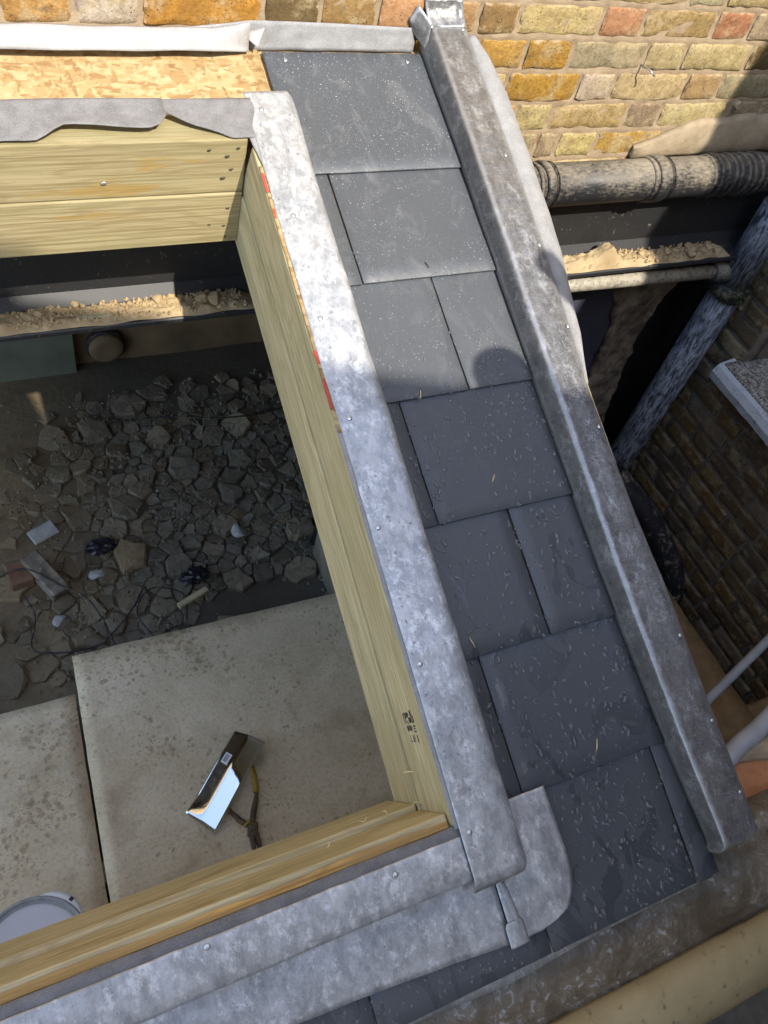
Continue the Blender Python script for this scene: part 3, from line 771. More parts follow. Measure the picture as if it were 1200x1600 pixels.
# deck under the slates
v = [RW(u, d, h) for u in (.418, .925) for d in (.012, 1.74) for h in (-.055, -.0185)]
mesh('decking', v, [(0, 1, 3, 2), (4, 6, 7, 5), (0, 4, 5, 1), (2, 3, 7, 6), (1, 5, 7, 3), (0, 2, 6, 4)], MAT['osb'], ROOF)
v = [RW(u, d, h) for u in (-1.70, .417) for d in (1.585, 1.74) for h in (-.055, -.0185)]
mesh('decking', v, [(0, 1, 3, 2), (4, 6, 7, 5), (0, 4, 5, 1), (2, 3, 7, 6), (1, 5, 7, 3), (0, 2, 6, 4)], MAT['osb'], ROOF)
NAILM = None
def nail(u, d, h, parent, mat='nail', r=.0048):
    global NAILM
    if NAILM is None:
        bm = bmesh.new(); bmesh.ops.create_uvsphere(bm, u_segments=14, v_segments=8, radius=1)
        for q in bm.verts: q.co.z *= .35
        NAILM = bpy.data.meshes.new('nail'); bm.to_mesh(NAILM); bm.free()
        for p in NAILM.polygons: p.use_smooth = True
    me = NAILM if mat == 'nail' else NAILM.copy()
    if not me.materials: me.materials.append(MAT[mat])
    o = bpy.data.objects.new('nail', me); COL.objects.link(o)
    o.matrix_world = Matrix.Translation(RW(u, d, h)) @ Matrix.Rotation(PITCH, 4, 'X') @ Matrix.Diagonal((r, r, r, 1))
    o.parent = parent; o.matrix_parent_inverse = Matrix.Translation(parent.location).inverted()
    return o
for u, d in ((.508, .048), (.784, .050)): nail(u, d, hs(d)+.001, ROOF, r=.0045)
# ================================================================== TIMBER ROOFLIGHT FRAME
FR = empty('rooflight_frame', RW(.39, .9, -.2), 'pale treated timber upstand frame round the rooflight opening', 'frame')
def plank(name, origin, ax, az, L, T, H, mat, bev=.003, sub=True):
    """origin = one lower corner of the visible face; ax along length, az up the face; thickness goes behind (away from the face)"""
    ax = ax.normalized(); az = (az - ax*az.dot(ax)).normalized(); ay = az.cross(ax)
    bm = box_bm(0, L, 0, T, 0, H, bev, 2)
    m = Matrix.Identity(4)
    for i in range(3): m[i][0], m[i][1], m[i][2], m[i][3] = ax[i], ay[i], az[i], origin[i]
    return bmobj(name, bm, MAT[mat], FR, m)
XA = Vector((1, 0, 0)); DA = RW(0, 1, 0); HA = RW(0, 0, 1)
# rear: face leans back towards the wall
Atop, Abot = RW(0, .272, .046), RW(0, .335, -.185)
az = (Atop-Abot).normalized(); Lf = (Atop-Abot).length
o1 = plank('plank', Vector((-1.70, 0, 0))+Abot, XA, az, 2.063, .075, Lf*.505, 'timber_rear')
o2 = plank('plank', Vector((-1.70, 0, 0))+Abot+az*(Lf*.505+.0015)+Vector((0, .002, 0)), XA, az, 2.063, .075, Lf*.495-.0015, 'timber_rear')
FRT = (Abot, az, Lf)
# side: face looks towards -X ; length runs down the slope
p1 = plank('plank', RW(.3625, .300, -.200), DA, HA, 1.23, .05, .119, 'timber')
p2 = plank('plank', RW(.3660, .285, -.0795), DA, HA, 1.245, .05, .1235, 'timber')
# front: face looks up the slope (+Y)
f1 = plank('plank', RW(.360, 1.499, -.225), -XA, HA, 2.06, .045, .142, 'timber_front')
f2 = plank('plank', RW(.3645, 1.510, -.0815), -XA, HA, 2.06, .045, .1135, 'timber_front')
# damp orange fillet along the top of the front plank
v = []
Nf = 60
for i in range(Nf):
    u = -1.69 + i*(2.05/(Nf-1))
    for (d, h) in ((1.522, .0325), (1.5185+.005*nz(u*7, 1), .0335+.002), (1.530, .0365), (1.536, .0325)):
        v.append(RW(u, d + .0012*nz(u*25, d*40), h))
f = []
for i in range(Nf-1):
    for j in range(4): f.append((i*4+j, i*4+(j+1) % 4, (i+1)*4+(j+1) % 4, (i+1)*4+j))
f += [(0, 1, 2, 3), tuple((Nf-1)*4+j for j in range(4))]
FRX = mesh('wet_top_edge', v, f, MAT['timber_wet'], FR, mw=None)
# chipboard edge strip with red marker along the top of the side planks
def strip(name, u0, u1, d0, d1, h, mat, parent, n=80, amp=.002, th=.003, seed=0, hamp=.001):
    rows = []
    for i in range(n):
        d = d0+(d1-d0)*i/(n-1)
        a = u0+amp*nz(d*22, seed); b = u1
        rows.append([RW(a+(b-a)*j/4, d, h+hamp*nz(d*15, j*.5, seed)+.0) for j in range(5)])
    return sheet(name, rows, mat, th, parent)
strip('chipboard_edge', .3675, .40, .33, .86, .0475, MAT['osb'], FR, 90, .0025, .003, 4)
for (a, b) in ((.345, .385), (.42, .44), (.705, .73), (.76, .815)):
    strip('red_mark', .3672, .3712, a, b, .0490, MAT['red'], FR, 24, .0035, .0015, a*30)
# screws / old nail holes on the rear planks, and on the side
def on_rear(u, t):               # t: 0 bottom .. 1 top
    return Vector((u, 0, 0)) + Abot + az*(Lf*t)
nrm_r = XA.cross(az).normalized()
if nrm_r.y > 0: nrm_r = -nrm_r
for (u, t, s) in [(.10, .66, .0045), (.345, .93, .003), (.29, .92, .003), (.335, .74, .003), (.325, .86, .0035), (.32, .66, .004), (.335, .36, .0035), (.33, .18, .003), (.30, .20, .0028), (.335, .06, .0025)]:
    me = NAILM.copy(); me.materials.clear(); me.materials.append(MAT['nail' if t == .66 and u == .10 else 'nail_d'])
    o = bpy.data.objects.new('screw', me); COL.objects.link(o)
    q = nrm_r.to_track_quat('Z', 'Y').to_matrix().to_4x4()
    o.matrix_world = Matrix.Translation(on_rear(u, t)+nrm_r*.0006) @ q @ Matrix.Diagonal((s*1.25, s*.8, s, 1))
    o.parent = o2 if t > .505 else o1
    o.matrix_parent_inverse = o.parent.matrix_basis.inverted()
# faint grade stamp printed on the side plank near the lower corner
def stamp():
    me_all = []
    base_d, base_h = 1.345, .018
    def P(a, b, eps=.0006): return RW(.366-eps, base_d+a, base_h-b)      # a down the slope, b down the face
    v, f = [], []
    def rect(a0, a1, b0, b1, sk=0):
        i = len(v); v.extend([P(a0, b0), P(a1, b0+sk), P(a1, b1+sk), P(a0, b1)]); f.append((i, i+1, i+2, i+3))
    # stroke shapes following the smudged print: two ring letters, a solid block, small bars, two rows of figures
    def ring(ca, cb, ra, rb, w, a0=0, a1=360, n=14):
        for k in range(n):
            t0, t1 = math.radians(a0+(a1-a0)*k/n), math.radians(a0+(a1-a0)*(k+1)/n)
            i = len(v)
            v.extend([P(ca+ra*math.cos(t0), cb+rb*math.sin(t0)), P(ca+ra*math.cos(t1), cb+rb*math.sin(t1)), P(ca+(ra-w)*math.cos(t1), cb+(rb-w)*math.sin(t1)), P(ca+(ra-w)*math.cos(t0), cb+(rb-w)*math.sin(t0))]); f.append((i, i+1, i+2, i+3))
    ring(.009, .047, .010, .0055, .0022, 20, 340); ring(.009, .041, .010, .004, .002, 90, 270)
    ring(.003, .033, .005, .004, .0035); rect(.000, .005, .0265, .028)
    rect(.008, .017, .020, .030, 0); rect(.013, .020, .035, .0375)
    rect(-.004, .005, .0135, .019); ring(.011, .0135, .007, .005, .0025); rect(.006, .016, .0075, .009)
    for b in (.0455, .040, .0335, .028): ring(.026, b, .0052, .0024, .0016)
    for b in (.018, .0145, .011): rect(.022, .0245, b-.0025, b); rect(.0265, .028, b-.0025, b)
    rect(.031, .033, .008, .019)
    for b, n in ((.043, 1), (.032, 3), (.013, 2)):
        for q in range(n): rect(.038, .049, b-q*.0035, b-q*.0035+.0012, .0012); 
        rect(.0475, .0495, b-.003, b+.0015)
    return mesh('grade_stamp', v, f, MAT['ink'], p2)
st = stamp()
# sawdust curls in the corner
for i, (u, d, h, L) in enumerate([(.345, 1.498, -.055, .018), (.30, 1.497, -.078, .02), (.27, 1.496, -.078, .016), (.352, 1.44, -.02, .022), (.18, 1.505, -.03, .02)]):
    pts = [RW(u-.001, d-.003, h+.003) + Vector((L*t*math.cos(i*1.3), .003*math.sin(t*5+i), .006*math.sin(t*4))) for t in [q/8 for q in range(9)]]
    o = tube('wood_shaving', pts, .0009, MAT['straw'], None, 6); tag(o, 'tiny curled wood shaving in the lower corner of the timber frame', 'shaving', 'shavings in the frame corner')
# ================================================================== OSB AND MEMBRANES
rows = [[RW(-1.70+j*2.158/40, .004+i*.23/14, -.0125) for j in range(41)] for i in range(15)]
o = sheet('osb_board', rows, MAT['osb'], .018, None); tag(o, 'golden chipboard roof deck strip between the wall and the timber frame', 'board')
nh = 0
def memb(name, top, bot, u0, u1, hfun, mat, label, nu=120, nd_=14, th=.0012):
    rows = []
    for i in range(nd_):
        t = i/(nd_-1); rr = []
        for j in range(nu):
            u = u0+(u1-u0)*j/(nu-1)
            a, b = lerp(top, u), slerp(bot, u)+.0012*nz(u*55, 3)
            d = a+(b-a)*t
            rr.append(RW(u, d, hfun(u, d, t)))
        rows.append(rr)
    o = sheet(name, rows, mat, th, None, offset=1); tag(o, label, 'membrane'); return o
# long grey strip on the rear upstand; its torn lower edge curls up
topA = [(-1.7, .188), (.4, .184)]
botA = [(-1.7, .262), (-.061, .266), (-.002, .268), (.02, .254), (.045, .238), (.10, .243), (.149, .250), (.193, .252), (.207, .246), (.217, .232), (.222, .219)]
memb('roofing_membrane', topA, botA, -1.7, .222, lambda u, d, t: .0505+.0012*nz(u*18, d*30)+(.010+.008*max(0, min(1, (u-.0)/.2)))*max(0, t-.45)**1.5*(1 if u > .01 else .3)+.0015*nz(u*7, t*3), MAT['membrane'], 'grey roofing membrane with torn curling edge over the rear timber')
botB = [(.17, .210), (.185, .2137), (.2, .209), (.215, .209), (.229, .217), (.264, .241), (.30, .254), (.322, .261), (.324, .271), (.366, .270), (.42, .272)]
memb('roofing_membrane', [(.17, .186), (.42, .1835)], botB, .172, .42, lambda u, d, t: .0482+.001*nz(u*18, d*30, 3)+.004*max(0, t-.6)*(1 if u < .3 else .2), MAT['membrane'], 'grey roofing membrane corner piece under the top of the side flashing', 70)
# tongue of it hanging down inside the corner
rows = []
for i in range(16):
    t = i/15; d = .262+.082*t; w = .030*(1-t)**.8
    rows.append([RW(.3635+.001*nz(t*5, 1)+(.013*t)+w*0 + s*(.022*(1-t)+.004), d, .050 - .004*(1-s)*(1-t)) for s in (0, .33, .66, 1)])
tag(sheet('roofing_membrane', rows, MAT['membrane_lt'], .001, None, offset=1), 'small pointed membrane tongue at the inner corner of the frame', 'membrane')
# pieces under the lead on side and front
tag(strip('roofing_membrane', .3665, .40, .845, 1.535, .0465, MAT['membrane_lt'], None, 90, .0025, .0012, 9), 'thin pale membrane edge between the side timber and the side lead', 'membrane')
rows = []
for i in range(120):
    u = -1.69+i*(2.085/119)
    rows.append([RW(u, (1.5305+.0025*nz(u*14, 2))*(1-s)+1.575*s, .0392+.0006*nz(u*20, s*4)) for s in (0, .25, .5, .75, 1)])
tag(sheet('roofing_membrane', rows, MAT['membrane'], .0014, None, offset=1), 'narrow woven grey membrane edge between the front timber and the lead strip', 'membrane')
# on the wall above the slates
rows = []
for i in range(8):
    t = i/7
    rows.append([Vector((x, -.0065-.006*(1-t)-.002*nz(x*20, t*4), (-.020)+(lerp([(.2, .010), (.326, .020), (.40, .028), (.44, .034), (.60, .033), (.80, .028)], x)+.020)*t)) for x in [.2+.61*j/60 for j in range(61)]])
tag(sheet('roofing_membrane', rows, MAT['membrane_lt'], .001, None), 'grey membrane strip turned up the brick wall above the top slate', 'membrane')
# white strip, curled at its end
rows = []
for i in range(12):
    t = i/11; rr = []
    for j in range(140):
        x = -1.70+2.135*j/139
        e = max(0, (x-.36)/.075)
        d = .002+.046*t*(1-.35*e)+.006*nz(x*5, 3)*t
        h = .022-.010*t+.016*math.sin(t*math.pi)*.6+.003*nz(x*11, t*2)+e*.018*math.sin(t*4+1)
        rr.append(RW(x, d, h))
    rows.append(rr)
tag(sheet('roofing_membrane', rows, MAT['membrane_w'], .001, None), 'white membrane strip with a curled end lying along the wall on the chipboard', 'membrane')
rows = [[RW(.425+.045*s*(1-.8*t)+.015*t, .004+.032*t-.012*(1-s)*t, .012+.016*(1-t)*s) for s in [q/6 for q in range(7)]] for t in [q/8 for q in range(9)]]
tag(sheet('roofing_membrane', rows, MAT['membrane_w'], .001, None), 'small white torn membrane flap at the top corner of the top slate', 'membrane')
# ================================================================== LEAD
def und(x, y, a=.0012, s=1.0): return a*nz(x*9*s, y*9*s, 2)+a*.55*nz(x*26*s, y*26*s, 5)
def lead_side():
    L = empty('lead_flashing', RW(.43, .9, .04), 'long lead side flashing running down beside the rooflight opening', 'flashing')
    prof = [(.3735, .0492), (.378, .0495), (.39, .0498), (.41, .0502), (.43, .0504), (.45, .0503), (.460, .0498), (.4675, .0480), (.4722, .0438), (.4750, .0370), (.4790, .024), (.4830, .011), (.4865, .0035)]
    rows = []; n = 230
    for i in range(n):
        d = .170 + (1.634-.170)*i/(n-1)
        wob = .0035*nz(d*3.1, 1)+.0022*nz(d*9, 4)
        iw = .0018*nz(d*5, 8) + .006*max(0, (.35-d)/.2)
        rr = []
        e = max(0, (d-1.617)/.017); e2 = max(0, (.19-d)/.02)
        for k, (u, h) in enumerate(prof):
            s = k/(len(prof)-1)
            hh = h + und(u, d, .0016)*(1 if s < .8 else .3) + .0035*max(0, nz(d*6.5, u*12, 7))*(.3 if s < .6 else 1)
            hh -= e*e*.016; hh = max(hh, hs(d)+.003)
            rr.append(RW(u+wob*s*s+iw*(1-s)-e2*e2*.012*s*s, d + .004*(1-s)*(1 if i == n-1 else 0), hh))
        rows.append(rr)
    sheet('lead_sheet', rows, MAT['lead'], .0022, L)
    for u, d in [(.403, .210), (.403, .437), (.396, .645), (.394, .838), (.387, 1.037), (.389, 1.274), (.388, 1.546)]: nail(u, d, .0505, L)
def lead_front():
    L = empty('lead_flashing', RW(-.3, 1.58, .03), 'lead strip folded along the top of the front timber upstand', 'flashing')
    prof = [(1.5475, .0435), (1.552, .0437), (1.565, .0438), (1.58, .0436), (1.60, .0430), (1.611, .0418), (1.6165, .0385), (1.6192, .031), (1.6215, .020), (1.6235, .009)]
    rows = []
    for i in range(260):
        u = -1.69+(2.068)*i/259
        rr = []
        for k, (d, h) in enumerate(prof):
            s = k/(len(prof)-1)
            rr.append(RW(u, d+(.0022*nz(u*4, 2)+.0015*nz(u*12, 5))*s*s+.0008*nz(u*30, 6)*(1-s), h+und(u, d, .0013)))
        rows.append(rr)
    sheet('lead_sheet', rows, MAT['lead'], .0022, L)
    for u, d in [(.254, 1.564), (-.035, 1.558)]: nail(u, d, .0452, L)
    A = empty('lead_apron', RW(-.1, 1.68, .005), 'lead apron dressed over the slates below the front upstand', 'flashing')
    rows = []
    for i in range(230):
        u = -1.69+2.112*i/229; rr = []
        low = lerp([(-1.7, 1.69), (-.3, 1.7), (.068, 1.7135), (.158, 1.717), (.306, 1.7275), (.414, 1.7375), (.5, 1.745)], u)
        for k in range(14):
            s = k/13; d = 1.606+(low-1.606)*s+.0008*nz(u*20, 4)*s
            rr.append(RW(u, d, .0065-.003*s+.9*und(u, d, .0012)+.0012*nz(u*14, d*20, 8)))
        rows.append(rr)
    sheet('lead_sheet', rows, MAT['lead'], .0022, A)
    # corner piece lapping over the slates to the right
    C = empty('lead_apron', RW(.49, 1.64, .005), 'rounded lead corner piece lying on the slates right of the apron', 'flashing')
    rows = []
    for i in range(46):
        t = i/45; d = 1.5295+(1.738-1.5295)*t
        ur = .5595+.004*math.sin(t*2.4)
        q = max(0, (d-1.652)/.086)
        ur -= .062*(1-math.sqrt(max(0, 1-q*q)))+ (0.022*max(0, q-.85)/.15)
        rr = []
        for k in range(22):
            s = k/21; u = .4235+(ur-.4235)*s
            rr.append(RW(u, d+.0006*nz(u*30, 7), .0078+und(u, d, .0012)+.0022*max(0, nz(u*20, d*9, 11))))
        rows.append(rr)
    sheet('lead_sheet', rows, MAT['lead'], .0022, C)
    # folded welt and its tab
    rows = []
    for i in range(40):
        t = i/39; d = 1.628+.080*t; c = .4295+.012*t+.002*nz(t*6, 1)
        rows.append([RW(c+w, d, .0085+.0050*hh*(1-.3*t)) for w, hh in ((-.0065, 0), (-.005, .45), (-.001, .6), (.004, .45), (.0065, 0.02))])
    sheet('welt', rows, MAT['lead'], .002, C)
    rows = []
    for i in range(14):
        t = i/13; d = 1.7055+.0385*t; e = max(0, .18-t)/.18*.003
        rows.append([RW(.4165+e+(.0345-2*e)*s, d, .0098+.0018*math.sin(s*3.14)+und(s*.1+.4, d, .001)) for s in [q/8 for q in range(9)]])
    sheet('tab', rows, MAT['lead'], .002, C)
def lead_kerb():
    L = empty('lead_kerb', RW(.87, .9, .0), 'weathered lead-capped kerb along the right edge of the slates', 'kerb')
    rows = []; n = 260
    outw = [(-.02, .923), (.105, .919), (.312, .922), (.509, .920), (.669, .915), (.80, .908), (.877, .905), (1.0, .906), (1.106, .908), (1.25, .919), (1.485, .922), (1.663, .929), (1.74, .928)]
    inw = [(0, .824), (.3, .823), (.6, .8195), (.9, .8165), (1.2, .8165), (1.5, .826), (1.745, .846)]
    rid = [(0, .833), (.4, .829), (.82, .8255), (1.2, .8225), (1.5, .831), (1.745, .842)]
    for i in range(n):
        d = .012+(1.742-.012)*i/(n-1)
        o_, b_, r_ = lerp(outw, d)+.002*nz(d*7, 2), lerp(inw, d)+.001*nz(d*12, 3), lerp(rid, d)+.0016*nz(d*8, 5)
        if d > 1.66: b_ = min(b_, r_+.003)
        hk = .0515+.001*nz(d*5, 9)
        prof = [(b_, hs(d)+.0035), (b_+(r_-b_)*.12, .012), (b_+(r_-b_)*.35, .028), (b_+(r_-b_)*.62, .041), (b_+(r_-b_)*.82, hk-.004), (r_+.001, hk), (r_+.006, hk+.0018), (r_+.014, hk+.0008), (r_+.03, hk+.0004), (.5*(r_+o_)+.005, hk+.0012), (o_-.025, hk+.0008), (o_-.012, hk-.0005), (o_-.004, hk-.005), (o_, hk-.013), (o_+.001, hk-.03), (o_+.0015, -.035)]
        e = max(0, (d-1.722)/.02)
        rr = []
        for k, (u, h) in enumerate(prof):
            q = 1 if 5 < k < 12 else .5
            rr.append(RW(u, d, h+und(u, d, .0013)*q+.0009*nz(u*5, d*55, 3)*q-e*e*.026))
        rows.append(rr)
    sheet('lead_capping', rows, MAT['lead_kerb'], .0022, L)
    # kerb timber below the lead
    v = [RW(u, d, h) for u in (.853, .905) for d in (.02, 1.725) for h in (-.15, .044)]
    mesh('kerb_timber', v, [(0, 1, 3, 2), (4, 6, 7, 5), (0, 4, 5, 1), (2, 3, 7, 6), (1, 5, 7, 3), (0, 2, 6, 4)], MAT['timber'], L)
    for u, d in [(.904, .02), (.898, .332), (.902, .543), (.900, .726), (.889, .941), (.903, 1.362), (.906, 1.523), (.911, 1.654)]: nail(u, d, .0535, L, r=.0042)
    # lead turned up the wall and pleated at the corner
    rows = []
    for i in range(14):
        t = i/13
        rows.append([Vector((.826+(.914-.826)*s - .008*t*(1-s) - .006*t*s, -.030*(1-t)**2-.004-.002*nz(s*6, t*5), .040+(.004*s)+(.045-.012*abs(nz(s*5, 2)))*t*(1+.05*nz(s*9, 1)))) for s in [q/14 for q in range(15)]])
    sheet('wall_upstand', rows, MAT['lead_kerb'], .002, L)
    rows = []
    for i in range(10):
        t = i/9
        rows.append([Vector((.828-(.040*s)*(1-.35*abs(t-.45)*2), -.036+.030*s-.003*nz(s*4, t*4), -.008+.030*s+t*(.056-.004*s))) for s in [q/8 for q in range(9)]])
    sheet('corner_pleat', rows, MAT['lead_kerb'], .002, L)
    # pale membrane flap hanging out past the kerb
    outer = [(.017, .961), (.068, .984), (.16, .998), (.292, 1.000), (.372, .997), (.467, .994), (.544, .988), (.735, .956), (.845, .918)]
    rows = []
    for i in range(90):
        d = .02+.825*i/89
        a = lerp(outw, d)+.001; b = lerp(outer, d)+.002*nz(d*12, 6)
        rr = []
        for k in range(10):
            s = k/9
            rr.append(RW(a+(b-a)*s, d, .034-.026*s*s+.010*math.sin(s*3.14)*(1+.5*nz(d*6, 3))-.012*max(0, s-.75)*4*(.5+nz(d*5, 9))))
        rows.append(rr)
    tag(sheet('roofing_membrane', rows, MAT['membrane_lt'], .0012, None), 'pale membrane flap bulging out beyond the lead kerb', 'membrane')
lead_side(); lead_front(); lead_kerb()
# scraps on the slates: straws and shavings
for i, (u, d, a, L, lab) in enumerate([(.5655, .80, 1.9, .018, 'tiny pale wood splinter on the sunlit third slate course'), (.66, .985, 2.2, .016, 'tiny pale wood splinter on the fourth slate course'), (.515, 1.265, 1.3, .020, 'tiny pale wood splinter near the tail of the fifth slate course'), (.69, 1.50, 2.0, .022, 'tiny pale wood splinter near the tail of the sixth slate course'), (.668, .535, 1.2, .014, 'tiny dark splinter above the joint on the second slate course')]):
    c = RW(u, d, hs(d)+.002); t = (XA*math.cos(a)+DA*math.sin(a))
    o = tube('wood_splinter', [c-t*L/2, c+t*L*.1+HA*.001, c+t*L/2], [.0008, .0011, .0007], MAT['straw' if i < 4 else 'nail_d'], None, 6); tag(o, lab, 'splinter')
# ================================================================== RAIN DROPS
def drops():
    r = random.Random(21); V = []; F = []
    def dome(u, d, h, a, b, hh, rot):
        base = len(V); ca, sa = math.cos(rot), math.sin(rot); n = 8
        for ring, (q, z) in enumerate(((1., -.0004), (.86, .45), (.5, .86))):
            for k in range(n):
                w = 2*math.pi*k/n; x, y = a*q*math.cos(w), b*q*math.sin(w)
                V.append(RW(u+x*ca-y*sa, d+x*sa+y*ca, h+(z*hh if z > 0 else z)))
        V.append(RW(u, d, h+hh))
        for ring in range(2):
            for k in range(n): F.append((base+ring*n+k, base+ring*n+(k+1) % n, base+(ring+1)*n+(k+1) % n, base+(ring+1)*n+k))
        for k in range(n): F.append((base+2*n+k, base+2*n+(k+1) % n, base+3*n))
    cnt = 0
    while cnt < 2700:
        u = r.uniform(.49, .816); d = r.uniform(.03, 1.775)
        dens = .5+.9*nz(u*9, d*7, 4)
        dens += .35 if (d < .55) else 0
        if r.random() > dens+.15: continue
        if 1.52 < d and u < .566: continue
        cnt += 1
        if d < .7:
            s = r.choice((.0010, .0012, .0014, .0018, .0024)); dome(u, d, hs(d), s, s*r.uniform(.9, 1.2), s*.8, 0)
        else:
            s = r.choice((.0010, .0013, .0016, .0020, .0026, .0034, .0042)); dome(u, d, hs(d), s*r.uniform(.8, 1.), s*r.uniform(1.1, 2.3), s*.8, r.gauss(0, .45))
    for _ in range(160):
        u = r.uniform(-.2, .48); d = r.uniform(1.725, 1.775)
        s = r.choice((.001, .0016, .0024, .003)); dome(u, d, hs(d), s, s*r.uniform(1., 1.8), s*.5, r.gauss(0, .5))
    o = mesh('rain_drops', V, F, MAT['water'], None, True); tag(o, 'rain drops beaded on the slates', 'rain drops', kind='stuff')
    V.clear(); F.clear()
    for _ in range(900):
        d = r.uniform(.75, 1.735)**1.0; u = r.uniform(.848, lerp([(0, .905), (.8, .893), (1.1, .893), (1.25, .903), (1.7, .91)], d))
        s = r.choice((.0010, .0013, .0017, .0022)); dome(u, d, .0525, s, s*r.uniform(1, 1.4), s*.6, r.gauss(0, .6))
    for _ in range(260):
        d = r.uniform(.2, 1.62); u = r.uniform(.38, .46)
        s = r.choice((.0008, .0012, .0018)); dome(u, d, .0505, s, s*r.uniform(1, 2.2), s*.5, r.gauss(0, .6))
    o = mesh('rain_drops', V, F, MAT['water'], None, True); tag(o, 'rain drops on the lead', 'rain drops', kind='stuff')
drops()
# ================================================================== PIPES AT THE RIGHT
def soil():
    P_ = empty('soil_pipe', (1.6, -.068, -.39), 'thick dusty black soil pipe running along the brick wall', 'pipe')
    y, z = -.070, -.325
    tube('barrel', [(.97, y, z-.002), (2.245, y, z+.002)], .055, MAT['soil_pipe'], P_, 40)
    def collar(x0, x1, r):
        w = .006
        tube('collar', [(x0, y, z), (x0+.001, y, z), (x0+w, y, z), (x1-w, y, z), (x1-.001, y, z), (x1, y, z)], [.0553, r-.002, r, r, r-.002, .0553], MAT['soil_pipe'], P_, 40)
    collar(1.20, 1.212, .0605); collar(1.222, 1.245, .062); collar(1.252, 1.262, .0592)
    collar(1.575, 1.59, .0605); collar(1.595, 1.635, .0625); collar(1.64, 1.65, .060)
    for q in range(9): collar(1.79+q*.026, 1.79+q*.026+.014, .059+.002*(q % 2))
    # branch going into the wall, mortared in
    rows = []
    v, f = [], []
    return P_
soil()
def waste():
    P_ = empty('waste_pipe', (1.7, -.10, -.665), 'thin dirty white waste pipe joining the drainpipe', 'pipe')
    tube('barrel', [(1.0, -.10, -.637), (2.06, -.10, -.662)], .0235, MAT['waste_pipe'], P_, 28)
    tube('boss', [(2.035, -.10, -.661), (2.04, -.10, -.661), (2.08, -.11, -.664), (2.10, -.115, -.665)], [.026, .034, .036, .036], MAT['soil_pipe'], P_, 24)
    D = empty('drainpipe', (2.135, -.12, -2.39), 'upright drainpipe with flaking blue-black paint in the corner of the passage', 'pipe')
    tube('barrel', [(2.135, -.125, -2.39), (2.135, -.125, -.72)], .056, MAT['downpipe'], D, 32)
    tube('barrel', [(2.135, -.125, -.70), (2.135, -.125, -.41)], .056, MAT['downpipe'], D, 32)
    tube('socket', [(2.135, -.125, -.745), (2.135, -.125, -.74), (2.135, -.125, -.695), (2.135, -.125, -.69)], [.057, .066, .067, .058], MAT['elbow'], D, 32)
    r = random.Random(2); v = []; f = []
    for i in range(260):
        a = r.uniform(2.2, 5.2); zz = -.705+r.gauss(0, .018); R_ = .066+r.uniform(0, .008)
        c = Vector((2.135+R_*math.cos(a), -.125+R_*math.sin(a), zz)); k = len(v); s = r.uniform(.004, .009)
        d1 = Vector((r.gauss(0, 1), r.gauss(0, 1), r.gauss(0, 1))).normalized()*s; d2 = Vector((r.gauss(0, 1), r.gauss(0, 1), r.gauss(0, 1))).normalized()*s
        v += [c, c+d1, c+d2]; f.append((k, k+1, k+2))
    o = mesh('moss', v, f, MAT['moss']); tag(o, 'small tuft of green moss at the drainpipe joint', 'moss', kind='stuff')
    E_ = empty('elbow_pipe', (2.15, -.6, -1.80), 'black elbow pipe bending out of the dark return wall', 'pipe')
    tube('bend', spline([(1.90, -.30, -1.44), (2.03, -.45, -1.56), (2.11, -.565, -1.68), (2.15, -.64, -1.775), (2.16, -.665, -1.86)], 8), .050, MAT['elbow'], E_, 28)
    tube('collar', [(2.157, -.655, -1.83), (2.158, -.658, -1.835), (2.16, -.668, -1.88), (2.16, -.669, -1.885)], [.05, .060, .060, .05], MAT['elbow'], E_, 28)
    c1 = tube('conduit', spline([(.96, -1.52, -.76), (1.08, -1.468, -.722), (1.21, -1.434, -.715), (1.5, -1.33, -.70), (1.75, -1.24, -.69)], 6), .0195, MAT['conduit'], None, 20); tag(c1, 'thick grey plastic conduit lying over the terracotta block beside the kerb', 'conduit')
    c2 = tube('conduit', spline([(.965, -1.42, -1.21), (1.518, -1.246, -1.20), (1.812, -1.153, -1.20), (2.245, -1.01, -1.20)], 6), .0135, MAT['conduit'], None, 18); tag(c2, 'thin grey plastic conduit crossing the dark side passage', 'conduit')
waste()
